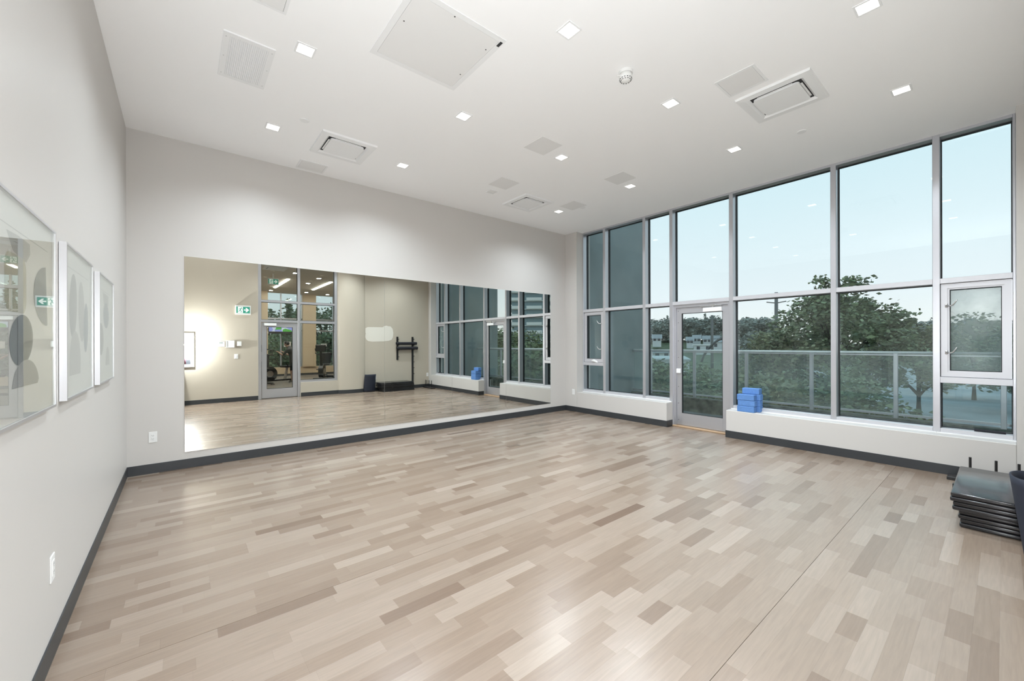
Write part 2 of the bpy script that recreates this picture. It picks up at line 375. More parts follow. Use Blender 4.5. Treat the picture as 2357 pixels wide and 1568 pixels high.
# ------------------------------------------------------------------ gym side glazing (back wall)
g1 = root('window_2', (2.65, YB-.14, 0), 'aluminium framed glazing between studio and gym', 'window', kind='structure')
yA, yC = YB-.17, YB-.04
for x0, x1, z0 in ((1.62, 1.70, 0), (2.60, 2.67, 0), (3.61, 3.69, .41)): box('mullion', x0, x1, yA, yC, z0, ZC, M['alu'], g1, .003)
def pane_y(x0, x1, z0, z1, parent, y, m=M['pane']):
    b = MB(); frame_y(b, y-.02, y+.02, x0, x1, z0, z1, .008); b.build('gasket', M['gasket'], parent)
    return box('pane', x0+.008, x1-.008, y-.005, y+.005, z0+.008, z1-.008, m, parent)
for x0, x1 in ((1.70, 2.60), (2.67, 3.61)):
    box('transom', x0, x1, yA, yC, 2.125, 2.195, M['alu'], g1); box('transom', x0, x1, yA, yC, 2.68, 2.74, M['alu'], g1)
    box('head', x0, x1, yA, yC, ZC-.05, ZC, M['alu'], g1)
    pane_y(x0, x1, 2.195, 2.68, g1, YB-.1); pane_y(x0, x1, 2.74, ZC-.05, g1, YB-.1)
box('sill', 2.67, 3.61, yA, yC, .41, .47, M['alu'], g1)
pane_y(2.67, 3.61, .47, 2.125, g1, YB-.1)
d2 = root('door_2', (2.15, YB-.1, 0), 'glazed aluminium gym door beside the exit sign', 'door', kind='structure')
ga, gb = YB-.125, YB-.08
box('stile', 1.715, 1.83, ga, gb, .02, 2.115, M['alu'], d2); box('stile', 2.475, 2.59, ga, gb, .02, 2.115, M['alu'], d2)
box('rail', 1.83, 2.475, ga, gb, 2.0, 2.115, M['alu'], d2); box('rail', 1.83, 2.475, ga, gb, .02, .27, M['alu'], d2)
pane_y(1.83, 2.475, .27, 2.0, d2, (ga+gb)/2)
box('closer', 1.76, 2.06, gb, gb+.06, 2.03, 2.10, M['white_metal'], d2, .004)
for z in (.35, 1.05, 1.8): MB().cyl((2.53, gb-.001, z), (2.53, gb+.012, z), .012, n=10).build('screw', M['steel'], d2)

# ------------------------------------------------------------------ mirrors
MX0, MP = .028, 1.2475
for i in range(5):
    b = MB().box(MX0+i*MP+.0012, MX0+(i+1)*MP-.0012, D-.006, D-.0005, .198, 2.58)
    o = b.build('mirror_panel', M['mirror']); tag(o, 'frameless mirror panel '+['reflecting the thermostat and exit sign, beside the wall outlet', 'reflecting the gym window and rounded column', 'reflecting the rack with rolled mats', 'reflecting the blue yoga blocks', 'reflecting the balcony railing, next to the window pier'][i], 'mirror', 'mirror panels side by side')
# ------------------------------------------------------------------ ceiling fittings
GX = (.81, 2.37, 3.90, 5.45); GY = (.63, 2.17, 3.71, 5.26)
proto = None
def downlight(x, y, lit=True):
    r = root('downlight', (x, y, ZC))
    b = MB(); frame_z(b, ZC-.006, ZC+.001, x-.073, x+.073, y-.073, y+.073, .014 if lit else .012); b.build('trim', M['white_metal'], r)
    box('lens', x-.058, x+.058, y-.058, y+.058, ZC-.0035, ZC-.001, M['lamp'] if lit else M['panel'], r)
    if lit:
        l = bpy.data.lights.new('downlight_beam', 'SPOT'); l.energy = LAMP_W; l.color = (.85,.94,1.0); l.spot_size = R(146); l.spot_blend = .9; l.shadow_soft_size = .05
        q = bpy.data.objects.new('downlight_beam', l); COL.objects.link(q); q.parent = r; q.location = (0, 0, -.008); LOC[q.name] = Vector((x, y, ZC-.008))
    return r
proto = downlight(GX[1], GY[0]); made = [proto]
for i, x in enumerate(GX):
    for j, y in enumerate(GY):
        if (i, j) in ((0, 0), (0, 1), (1, 0), (2, 3)): continue
        c_ = clone(proto); c_.location = (x, y, ZC); made.append(c_)
for o in made: tag(o, 'small square recessed downlight glowing warm white', 'light', 'lit square downlights')
tag(downlight(GX[2], GY[3], False), 'small square recessed downlight switched off near the ceiling cassette', 'light')

def access(x0, x1, y0, y1, label, group=None, fw=.022, name='access_panel'):
    r = root(name, ((x0+x1)/2, (y0+y1)/2, ZC)); tag(r, label, 'panel', group)
    b = MB(); frame_z(b, ZC-.005, ZC, x0, x1, y0, y1, fw); b.build('frame', M['white_metal'], r)
    box('gap', x0+fw, x1-fw, y0+fw, y1-fw, ZC-.001, ZC-.0003, M['dark'], r)
    box('door', x0+fw+.002, x1-fw-.002, y0+fw+.002, y1-fw-.002, ZC-.0045, ZC-.0012, M['panel'], r)
    return r
r = access(1.236, 2.056, 2.565, 3.393, 'large square white access panel in the ceiling', fw=.045)
for x, y in ((1.32, 2.9), (1.6, 2.62), (1.98, 2.75), (1.98, 3.15)): MB().cyl((x, y, ZC-.0052), (x, y, ZC-.0044), .006, n=8).build('screw', M['dark'], r)
box('label_tag', 2.02, 2.045, 2.60, 2.66, ZC-.0062, ZC-.005, M['dark'], r)
access(.26, .612, 3.06, 3.411, 'small white access panel beside the perforated grille')
access(1.235, 1.585, 5.93, 6.245, 'small white access panel against the mirror wall')
access(3.92, 4.265, 1.395, 1.743, 'small white access panel touching a ceiling cassette')
for x, y, l in ((3.5, 3.648, 'flush square blank plate beside a downlight in mid ceiling'), (5.075, 3.632, 'flush square blank plate beside a downlight toward the tall windows')): tag(box('blank_plate', x-.172, x+.172, y-.172, y+.172, ZC-.004, ZC, M['panel'], None, .001), l, 'panel', 'blank plates in the ceiling')
for x, y, l in ((3.848, 4.88, 'flush square blank plate beside the switched-off downlight'), (5.425, 4.882, 'flush square blank plate touching a round ceiling cap')): tag(box('blank_plate', x-.172, x+.172, y-.172, y+.172, ZC-.004, ZC, M['panel'], None, .001), l, 'panel', 'blank plates in the ceiling')
# perforated grille
gx0, gx1, gy0, gy1 = .262, .62, 3.868, 4.535
r = root('return_grille', ((gx0+gx1)/2, (gy0+gy1)/2, ZC), 'white rectangular egg-crate air grille in the ceiling', 'grille')
b = MB(); frame_z(b, ZC-.010, ZC, gx0, gx1, gy0, gy1, .045); b.build('frame', M['white_metal'], r)
box('duct_shade', gx0+.045, gx1-.045, gy0+.045, gy1-.045, ZC-.0008, ZC-.0002, M['dark'], r)  # thin dark sheet painted in for the shade behind the blades
nx = 20; bw = (gx1-gx0-.09)
proto_b = None
for i in range(nx):
    x = gx0+.045+bw*(i+.5)/nx
    if proto_b is None: proto_b = box('blade', x-.0045, x+.0045, gy0+.045, gy1-.045, ZC-.009, ZC-.001, M['white_metal'], r)
    else:
        q = proto_b.copy(); COL.objects.link(q); q.location.x = proto_b.location.x+bw*i/nx
b = MB()
for j in range(1, 44): y = gy0+.045+(gy1-gy0-.09)*j/44; b.box(gx0+.045, gx1-.045, y-.0028, y+.0028, ZC-.0075, ZC-.001)
b.build('cross_bars', M['white_metal'], r)
for x in (gx0+.02, gx1-.02):
    for y in (gy0+.06, (gy0+gy1)/2, gy1-.06): MB().cyl((x, y, ZC-.0115), (x, y, ZC-.0095), .005, n=8).build('screw', M['steel'], r)
# cassettes
def cassette(x, y, label):
    r = root('air_cassette', (x, y, ZC), label, 'air conditioner'); h = .318
    b = MB(); zb = ZC-.022
    def ring(w, z): return [(x-w, y-w, z), (x+w, y-w, z), (x+w, y+w, z), (x-w, y+w, z)]
    rings = [ring(h, ZC), ring(h-.004, zb), ring(h-.075, zb-.004), ring(h-.10, ZC-.004)]
    V = [[b.b.verts.new(p) for p in q] for q in rings]
    for A, B_ in zip(V, V[1:]):
        for k in range(4): b.b.faces.new((A[k], A[(k+1)%4], B_[(k+1)%4], B_[k]))
    b.build('frame', M['white_metal'], r)
    box('recess_shade', x-h+.10, x+h-.10, y-h+.10, y+h-.10, ZC-.006, ZC-.0005, M['dark'], r)  # flat dark slab stands for the shade around the centre panel
    hp = .196; cs = .03; pts = []
    for cx, cy_, a0 in ((hp-cs, hp-cs, 0), (-hp+cs, hp-cs, 90), (-hp+cs, -hp+cs, 180), (hp-cs, -hp+cs, 270)):
        for k in range(7): a = R(a0+15*k); pts.append((x+cx+cs*math.cos(a), y+cy_+cs*math.sin(a)))
    MB().prism(pts, 2, ZC-.030, ZC-.012).build('grille_panel', M['white_metal'], r)
    for dx, dy in ((1, 0), (-1, 0), (0, 1), (0, -1)):
        o_ = hp+.011
        b = MB()
        if dx: b.box(x+dx*o_-.007, x+dx*o_+.007, y-.15, y+.15, ZC-.020, ZC-.016)
        else: b.box(x-.15, x+.15, y+dy*o_-.007, y+dy*o_+.007, ZC-.020, ZC-.016)
        b.build('vane', M['panel'], r)
cassette(1.58, 5.262, 'square ceiling cassette air conditioner next to the mirror wall access panel')
cassette(4.69, 5.278, 'square ceiling cassette air conditioner between two blank plates')
cassette(4.677, 1.412, 'square ceiling cassette air conditioner touching a small access panel')
for x, y, l in ((1.056, 4.885, 'flat round ceiling cap beside the mirror-wall cassette'), (5.61, 1.493, 'flat round ceiling cap close to the tall windows'), (5.638, 4.842, 'flat round ceiling cap beside a blank plate')):
    tag(MB().lathe([(.048, 0), (.048, -.004), (.044, -.008), (.01, -.009)], (x, y, ZC)).build('sprinkler_cap', M['white_metal'], None), l, 'ceiling cap')
# smoke detector
sx, sy = 3.13, 2.175
r = root('smoke_detector', (sx, sy, ZC), 'white domed smoke detector hanging from the ceiling', 'smoke detector')
MB().lathe([(.062, 0), (.062, -.02), (.058, -.024)], (sx, sy, ZC), 32).build('mount', M['white'], r, False)
body = MB().lathe([(.058, -.024), (.057, -.060), (.048, -.078), (.030, -.090), (.012, -.093)], (sx, sy, ZC), 32).build('housing', M['white'], r, True)
for rr, zz, nn in ((.0535, -.0715, 14), (.0445, -.0825, 12)):
    for k in range(nn):
        a = 2*math.pi*k/nn; 
        b = MB().box(-.002, .002, -.0055, .0055, -.002, .002, M=Matrix.Translation((sx+rr*math.cos(a), sy+rr*math.sin(a), ZC+zz))@Matrix.Rotation(a, 4, 'Z'))
        b.build('slot', M['dark'], body)
MB().tube([(sx-.055, sy+.01, ZC-.055), (sx-.08, sy+.02, ZC-.058), (sx-.095, sy+.022, ZC-.066)], .006).build('test_tab', M['panel'], r)

# ------------------------------------------------------------------ outlets, switches
def outlet(P, nrm, label, name='wall_outlet'):
    """P centre on wall, nrm axis char"""
    r = root(name, P, label, 'outlet'); a = {'+x': 0, '+y': R(90), '-y': R(-90), '-x': R(180)}[nrm]
    Mx = Matrix.Translation(P)@Matrix.Rotation(a, 4, 'Z')
    MB().box(0, .006, -.038, .038, -.062, .062, .002).xf(Mx).build('cover_plate', M['white'], r)
    f = MB().box(.005, .0085, -.018, .018, -.036, .036, .001).xf(Mx).build('receptacle', M['white'], r)
    for dz in (-.019, .019):
        for dy in (-.007, .007): MB().box(.0084, .0088, dy-.0012, dy+.0012, dz-.004, dz+.006).xf(Mx).build('slot', M['dark'], f)
        MB().cyl((.0084, 0, dz-.011), (.0088, 0, dz-.011), .0024, n=8).xf(Mx).build('slot', M['dark'], f)
outlet((XL, 2.885, .437), '+x', 'white wall outlet below the framed prints')
outlet((-.259, D, .423), '-y', 'white wall outlet to the side of the long mirror')
outlet((X0, 6.075, .435), '-x', 'white wall outlet on the pier between mirror and windows')
outlet((4.835, YB, .43), '+y', 'white wall outlet above the mat stack beside the standing mat')
outlet((6.70, YB, .44), '+y', 'white wall outlet on the cream wall at the window corner')

# ------------------------------------------------------------------ framed prints on the left wall
def ell(cy, cz, ry, rz, n=36, a0=0, a1=360, tilt=0):
    o = []
    for k in range(n+1 if a1-a0 < 360 else n):
        a = R(a0+(a1-a0)*k/n); y, z = ry*math.cos(a), rz*math.sin(a); t = R(tilt)
        o.append((cy+y*math.cos(t)-z*math.sin(t), cz+y*math.sin(t)+z*math.cos(t)))
    return o
def rrect(y0, y1, z0, z1, r, n=6):
    o = []
    for cy, cz, a0 in ((y1-r, z1-r, 0), (y0+r, z1-r, 90), (y0+r, z0+r, 180), (y1-r, z0+r, 270)):
        o += [(cy+r*math.cos(R(a0+90*k/n)), cz+r*math.sin(R(a0+90*k/n))) for k in range(n+1)]
    return o
def print_frame(y0, y1, shapes, label):
    z0, z1 = 1.215, 2.03; r = root('framed_print', (XL, (y0+y1)/2, z0), label, 'picture', 'framed prints in a row')
    xw, xf = XL+.002, XL+.030
    b = MB(); frame_x(b, xw, xf, y0, y1, z0, z1, .011); b.build('frame', M['frame_metal'], r)
    pb = box('mount', xw+.002, xf-.012, y0+.011, y1-.011, z0+.011, z1-.011, M['paper'], r)
    xx = xf-.012
    for k, (m_, pts) in enumerate(shapes):
        MB().prism(pts, 0, xx+.0002+.0003*k, xx+.0004+.0003*k).build('print_shape', M[m_], pb)
    box('deckle_line', xx, xx+.0006, y0+.09, y1-.09, z1-.112, z1-.109, M['ink_d'], pb)
    box('glazing', xf-.004, xf-.002, y0+.0115, y1-.0115, z0+.0115, z1-.0115, M['art_glass'], r)
print_frame(2.005, 2.812, [
    ('ink_d', [(2.17,1.90),(2.30,1.905),(2.45,1.90),(2.455,1.86),(2.40,1.82),(2.33,1.825),(2.24,1.84)]),
    ('ink_e', rrect(2.15, 2.40, 1.62, 1.83, .05)),
    ('ink_b', [(2.715,1.59)]+ell(2.715,1.715,.215,.13,24,90,270)[::-1][1:-1][::-1]+[(2.715,1.84)][:0]),
    ('ink_c', ell(2.34, 1.52, .145, .095, tilt=8)),
    ('ink_a', [(2.22,1.345)]+ell(2.40,1.345,.17,.10,20,180,0)[1:-1]+[(2.55,1.345)])],
    'silver framed abstract print with a large charcoal pebble shape')
print_frame(3.04, 3.846, [
    ('ink_a', ell(3.28, 1.72, .10, .18, tilt=-8)), ('ink_d', ell(3.52, 1.70, .095, .18, tilt=6)),
    ('ink_b', ell(3.66, 1.61, .075, .155, tilt=-6)), ('ink_d', [(3.17,1.335)]+ell(3.33,1.40,.155,.18,20,170,10)+[(3.48,1.335)])],
    'silver framed abstract print with tall overlapping grey ovals')
print_frame(4.12, 4.905, [
    ('ink_d', [(4.38,1.91),(4.68,1.90),(4.69,1.83),(4.56,1.80),(4.43,1.82)]), ('ink_b', ell(4.55, 1.735, .15, .10)),
    ('ink_a', ell(4.28, 1.545, .125, .12)), ('ink_d', [(4.50,1.34)]+ell(4.62,1.34,.11,.15,18,180,0)[1:-1]+[(4.73,1.34)])],
    'silver framed abstract print hung closest to the mirror wall corner')

# ------------------------------------------------------------------ yoga blocks on the ledge
def block(x0, y0, z0, label, dy=0):
    o = MB().box(x0, x0+.115, y0, y0+.245, z0, z0+.0905, .008, 2).build('yoga_block', M['blue']); tag(o, label, 'yoga block', 'yoga blocks on the ledge'); return o
zb = LWZ
ords = ['bottom', 'middle', 'top']
for k in range(3): block(X0+.012+(.004 if k == 1 else 0), 2.415+(.004, -.003, .006)[k], zb+k*.0906, 'blue foam yoga block, %s of the front stack of three' % ords[k])
ords = ['bottom', 'second lowest', 'second highest', 'top']
for k in range(4): block(X0+.130, 2.375+(0, .003, -.002, .014)[k], zb+k*.0906, 'blue foam yoga block, %s of the back stack of four' % ords[k])

# ------------------------------------------------------------------ sill clutter
b = MB().cyl((XF+.055, .215, .5065), (XF+.055, -.015, .5065), .0145, n=16)
o = b.build('foam_rod', M['foam']); tag(o, 'short black foam rod lying on the window sill', 'foam rod')
b = MB(); b.ellip((0, 0, 0), (.05, .085, .032), u=22, v=14)
for v in b.b.verts:
    n_ = math.sin(v.co.y*70)*math.cos(v.co.x*60)*.006+math.sin(v.co.y*31+1)*.008
    v.co.z = max(-.012, v.co.z+n_)
b.xf(Matrix.Translation((XF+.012+.01, 5.66, 1.121))@Matrix.Rotation(R(8), 4, 'X'))
tag(b.build('crumpled_cloth', M['white'], None, True), 'crumpled white cloth resting on the window vent frame', 'cloth')

# ------------------------------------------------------------------ folding mats, standing mat, racks
specs = [(4.90, 5.98, -.215, .232), (4.885, 5.965, -.225, .238), (4.84, 5.955, -.22, .268), (4.83, 5.935, -.225, .280)]
nm = ['bottom', 'second lowest', 'second highest', 'topmost']
hz = .0725
for k, (x0, x1, y0, y1) in enumerate(specs):
    r = root('folding_mat', ((x0+x1)/2, (y0+y1)/2, k*hz), 'black vinyl folding exercise mat, %s of the stack' % nm[k], 'exercise mat', 'stacked folding mats')
    MB().box(x0, x1, y0, y1, k*hz+.0005, k*hz+.035, .011, 3).build('mat_half', M['vinyl'], r, True)
    MB().box(x0+.004, x1-.006, y0+.003, y1-.004, k*hz+.036, k*hz+.0718, .011, 3).build('mat_half', M['vinyl'], r, True)
    b = MB(); b.box(x0+.32, x0+.36, y1-.002, y1+.003, k*hz+.006, k*hz+.066); b.build('strap', M['black'], r)
# standing curled mat
pts = []; N = 26
for i in range(N+1):
    t = i/N; a = R(-20+220*t); pts.append((4.635+.165*math.cos(a), -.185+.085*math.sin(a)+.012))
b = MB(); hh = .555; thk = .012; rows = 10
def matpt(i, j, off):
    t = i/N; x, y = pts[i]; j_ = j/rows; z = hh*j_
    edge = min(t, 1-t)*N
    if edge < 3: z *= 1-.10*(1-edge/3)**2
    lean = .065*j_; a = R(-20+220*t)
    return (x-.03*(1-j_)*(t)+off*math.cos(a), y-.012+lean+off*math.sin(a), z)
G = [[[b.b.verts.new(matpt(i, j, o_)) for j in range(rows+1)] for i in range(N+1)] for o_ in (0, thk)]
for s_ in (0, 1):
    for i in range(N):
        for j in range(rows): b.b.faces.new((G[s_][i][j], G[s_][i+1][j], G[s_][i+1][j+1], G[s_][i][j+1]))
for i in range(N):
    b.b.faces.new((G[0][i][0], G[0][i+1][0], G[1][i+1][0], G[1][i][0])); b.b.faces.new((G[0][i][rows], G[0][i+1][rows], G[1][i+1][rows], G[1][i][rows]))
for j in range(rows):
    b.b.faces.new((G[0][0][j], G[0][0][j+1], G[1][0][j+1], G[1][0][j])); b.b.faces.new((G[0][N][j], G[0][N][j+1], G[1][N][j+1], G[1][N][j]))
tag(b.build('curled_mat', M['navy'], None, True), 'dark navy exercise mat standing curled against the cream wall', 'exercise mat')
# wall racks
def rack(x, z0, z1, pegs, label):
    r = root('mat_rack_post', (x, YB, z0), label, 'rack')
    box('post', x-.03, x+.03, YB, YB+.03, z0, z1, M['black'], r, .003)
    for z in pegs:
        b = MB(); b.tube([(x+.01, YB+.028, z), (x+.01, YB+.12, z+.001), (x+.01, YB+.135, z+.004)], .008, 8); b.build('peg', M['black'], r)
rack(5.59, .985, 1.755, (1.67, 1.475, 1.31, 1.085), 'short black rack post holding rolled mats')
rack(6.135, .19, 1.755, (1.67, 1.475, 1.31, 1.1, .90, .70, .50), 'long black rack post reaching down to the mat stack')
for z, rr, x0, x1, l in ((1.475+.060, .050, 5.52, 6.25, 'rolled black exercise mat, upper of two on the rack'), (1.31+.064, .054, 5.54, 6.285, 'rolled black exercise mat, lower of two on the rack')):
    b = MB(); yc = YB+.088
    prof = []
    for k in range(70):
        a = .35*k; rad = .014+(rr-.014)*k/69; prof.append((yc+rad*math.cos(a), z+rad*math.sin(a)))
    inner = [(yc+(.014+(rr-.014)*k/69-.0058)*math.cos(.35*k), z+(.014+(rr-.014)*k/69-.0058)*math.sin(.35*k)) for k in range(70)]
    for A, B_ in zip(range(69), range(1, 70)):
        q = [prof[A], prof[B_], inner[B_], inner[A]]; b.prism(q, 0, x0+.004*math.sin(A*.3), x1+.006*math.sin(A*.21))
    tag(b.build('rolled_mat', M['foam']), l, 'rolled mat')
# peg rail on the floor
r = root('peg_rail', (6.60, .1, 0), 'black steel rail with upright pegs on the floor by the windows', 'rack')
box('rail', 6.50, 6.66, -.22, .40, 0, .035, M['black'], r, .004)
for y in (.232, .052, -.098, -.205): MB().cyl((6.60, y, .034), (6.60, y, .262), .011, n=10).build('peg', M['black'], r)

# paint patch on the cream wall
pp = [(4.53,2.02),(4.60,2.055),(4.8,2.06),(5.10,2.062),(5.14,2.10),(5.22,2.12),(5.28,2.10),(5.36,2.095),(5.43,2.02),(5.455,1.88),(5.44,1.74),(5.40,1.66),(5.30,1.62),(5.1,1.60),(4.75,1.592),(4.62,1.61),(4.55,1.67),(4.525,1.74),(4.53,1.82),(4.545,1.84),(4.53,1.88)]
o = MB().prism(pp, 1, YB-.002, YB+.0012).build('paint_patch', mat('patch_paint', (.74,.71,.64), .6), None); struct(o, 'pale touch-up paint patch brushed on the cream wall', 'paint patch')

# ------------------------------------------------------------------ back wall devices
def exit_sign(x, y, z, name_label, sy=1, w=.345, h=.235):
    """face looks toward +y; arrow points to +x"""
    r = root('exit_sign', (x, y, z), name_label, 'exit sign')
    box('housing', x-w/2, x+w/2, y, y+.055, z-h/2, z+h/2, M['white'], r, .005)
    yf = y+.055; gw, gh = w*.43, h*.36
    b = MB().box(x-gw, x+gw, yf, yf+.002, z-gh, z+gh); f = b.build('sign_face', M['green'], r)
    b = MB().box(x-gw*.80, x-.006, yf+.002, yf+.0026, z-gh*.94, z+gh*.94); b.build('doorway', M['signwhite'], f)
    ax = x+gw*.5; s_ = gh*.66
    MB().prism([(ax-s_*1.0, z-s_*.28), (ax-s_*.05, z-s_*.28), (ax-s_*.45, z-s_), (ax+s_*.05, z-s_), (ax+s_*1.05, z), (ax+s_*.05, z+s_), (ax-s_*.45, z+s_), (ax-s_*.05, z+s_*.28), (ax-s_*1.0, z+s_*.28)], 1, yf+.002, yf+.0028).build('arrow', M['signwhite'], f)
    mx = x-gw*.40; u = gh
    b = MB(); e0, e1 = yf+.0027, yf+.0036
    b.prism([(mx+.20*u+.13*u*math.cos(k*.5236), z+.66*u+.15*u*math.sin(k*.5236)) for k in range(12)], 1, e0, e1)
    for P in ([(-.05,.48),(.20,.42),(.02,-.12),(-.22,-.05)], [(.16,.42),(.52,.18),(.62,.30),(.24,.50)], [(-.05,.46),(-.45,.36),(-.50,.02),(-.40,.0),(-.36,.26),(-.02,.34)],
              [(-.20,-.02),(.02,-.14),(.30,-.34),(.18,-.86),(.04,-.84),(.10,-.40),(-.10,-.22)], [(-.22,-.04),(-.04,-.12),(-.28,-.50),(-.72,-.56),(-.72,-.42),(-.38,-.38)]):
        b.prism([(mx+a*u, z+c_*u) for a, c_ in P], 1, e0, e1)
    b.build('running_figure', M['green'], f)
exit_sign(1.275, YB, 2.427, 'green running figure exit sign on the cream wall beside the gym door')
r = root('thermostat', (.9, YB, 1.42), 'white thermostat inside a clear guard box on the cream wall', 'thermostat')
box('thermostat_body', .73, .87, YB, YB+.03, 1.45, 1.59, M['white'], r, .004); box('display', .755, .835, YB+.03, YB+.031, 1.53, 1.575, mat('lcd', (.30,.33,.31), .3), r)
b = MB(); frame_y(b, YB, YB+.05, .90, 1.08, 1.43, 1.61, .012); b.build('guard_frame', M['white_metal'], r); box('guard_lid', .912, 1.068, YB+.04, YB+.044, 1.442, 1.598, M['white'], r)
tag(box('sensor_box', 1.14, 1.235, YB, YB+.045, 1.468, 1.59, M['white'], None, .004), 'white square sensor box beside the thermostat', 'sensor')
r = root('light_switch', (1.122, YB, 1.13), 'white light switch plate below the sensor box', 'switch')
box('plate', 1.082, 1.162, YB, YB+.008, 1.132, 1.258, M['white'], r, .002); box('rocker', 1.105, 1.139, YB+.008, YB+.013, 1.162, 1.228, M['white'], r, .001)
# framed picture behind the photographer
r = root('wall_picture', (-.06, YB, .95), 'white framed picture on the cream wall behind the photographer', 'picture')
b = MB(); frame_y(b, YB, YB+.022, -.37, .25, .95, 1.80, .03); b.build('frame', M['white'], r)
pb = box('mount', -.34, .22, YB+.002, YB+.012, .98, 1.77, M['paper'], r)
MB().prism([(.02+.16*math.cos(k*.3142), 1.33+.26*math.sin(k*.3142)) for k in range(20)], 1, YB+.012, YB+.0125).build('print_shape', mat('print_mauve', (.20,.09,.13), .7), pb)
MB().prism([(.04,1.02),(.18,1.02),(.17,1.13),(.05,1.12)], 1, YB+.0125, YB+.0130).build('print_shape', M['ink_c'], pb)

# ------------------------------------------------------------------ balcony
b = MB().box(7.2, 9.1, -.55, 6.2, -.25, -.02); struct(b.build('trim_2', M['concrete']), 'concrete balcony deck outside the tall windows', 'balcony')
b = MB().box(8.82, 9.08, -.45, 6.1, -.25, .285, .012); struct(b.build('trim_3', M['mossy']), 'mossy concrete kerb along the balcony edge', 'kerb')
struct(box('wall_outer_far', 7.2, 9.42, 6.0, 6.3, -4, 9, M['fin']), 'blue-grey rendered wall enclosing the balcony beyond the mirror corner', 'wall')
struct(box('wall_outer_near', 7.2, 9.92, -.7, -.40, -4, 9, M['fin']), 'blue-grey rendered wall enclosing the balcony at the cream wall end', 'wall')
rl = root('balcony_railing', (8.92, 2.8, .285), 'glass balcony railing with aluminium posts and top rail', 'railing')
MB().cyl((8.92, -.39, 1.345), (8.92, 5.99, 1.345), .022, n=14).build('top_rail', M['white_metal'], rl, True)
box('bottom_rail', 8.90, 8.94, -.39, 5.99, .33, .365, M['alu'], rl)
box('upper_rail', 8.905, 8.935, -.39, 5.99, 1.297, 1.318, M['alu'], rl)
py = [5.5, 4.41, 3.33, 2.23, 1.105, 0.0]
for y in py: box('post', 8.895, 8.945, y-.028, y+.028, .285, 1.33, M['alu'], rl, .003)
ends = [5.99]+py+[-.39]
for a, c_ in zip(ends, ends[1:]): box('glass_panel', 8.915, 8.925, c_+.032, a-.032, .365, 1.297, M['rail_glass'], rl)

# ------------------------------------------------------------------ ground, road, hill
GZ = -3.4
def polar(px, dist):
    u = (px-W_PX/2)/FPX; x, y = math.sin(YAW)+u*math.cos(YAW), math.cos(YAW)-u*math.sin(YAW); l = math.hypot(x, y); return x/l*dist, y/l*dist
def grid(name, x0, x1, y0, y1, nx, ny, fz, m):
    xs = np.linspace(x0, x1, nx+1); ys = np.linspace(y0, y1, ny+1)
    v = [(x, y, fz(x, y)) for x in xs for y in ys]; f = [(i*(ny+1)+j, (i+1)*(ny+1)+j, (i+1)*(ny+1)+j+1, i*(ny+1)+j+1) for i in range(nx) for j in range(ny)]
    me = bpy.data.meshes.new(name); me.from_pydata(v, [], f); return put(name, me, m, None, True)
def hillz(x, y):
    d = math.hypot(x, y); t = max(0, min(1, (d-100)/140)); t = t*t*(3-2*t)
    return GZ+t*7.0*(.8+.2*math.sin(x*.03+y*.021))*max(0, min(1, (y-10)/50))
struct(grid('ground', 9.5, 260, -200, 260, 60, 90, hillz, M['grass']), 'grassy ground rising to a far hillside', 'ground')
struct(grid('ground_behind', -120, 9.4, -200, -13, 20, 20, lambda x, y: GZ+2.6, M['grass']), 'ground beyond the gym windows', 'ground')
# road curving past on the right
rp_ = [(30, 30), (34, 12), (40, 2), (50, -10), (64, -24), (90, -50)]
def ribbon(name, pts, w, z, m, label, cat):
    P = [Vector((*p, 0)) for p in pts]; fine = []
    for i in range(len(P)-1):
        p0, p1, p2, p3 = P[max(i-1, 0)], P[i], P[i+1], P[min(i+2, len(P)-1)]
        for k in range(8):
            t = k/8; fine.append(.5*((2*p1)+(-p0+p2)*t+(2*p0-5*p1+4*p2-p3)*t*t+(-p0+3*p1-3*p2+p3)*t**3))
    b = MB(); L = []
    for i, p in enumerate(fine):
        d = (fine[min(i+1, len(fine)-1)]-fine[max(0, i-1)]).normalized(); nrm = Vector((-d.y, d.x, 0))
        L.append((b.b.verts.new(p+nrm*w+Vector((0, 0, z))), b.b.verts.new(p-nrm*w+Vector((0, 0, z)))))
    for A, B_ in zip(L, L[1:]): b.b.faces.new((A[0], A[1], B_[1], B_[0]))
    struct(b.build(name, m), label, cat)
ribbon('road', [(22, -60), (34, -22), (42, -4), (54, 4), (80, 14), (120, 24)], 9.5, GZ+.05, M['asphalt'], 'wide grey asphalt road below the balcony', 'road')
ribbon('sidewalk', [(14, -60), (24, -18), (31, -1), (44, 12), (74, 26), (110, 38)], 1.4, GZ+.09, M['concrete'], 'pale concrete sidewalk beside the road', 'sidewalk')

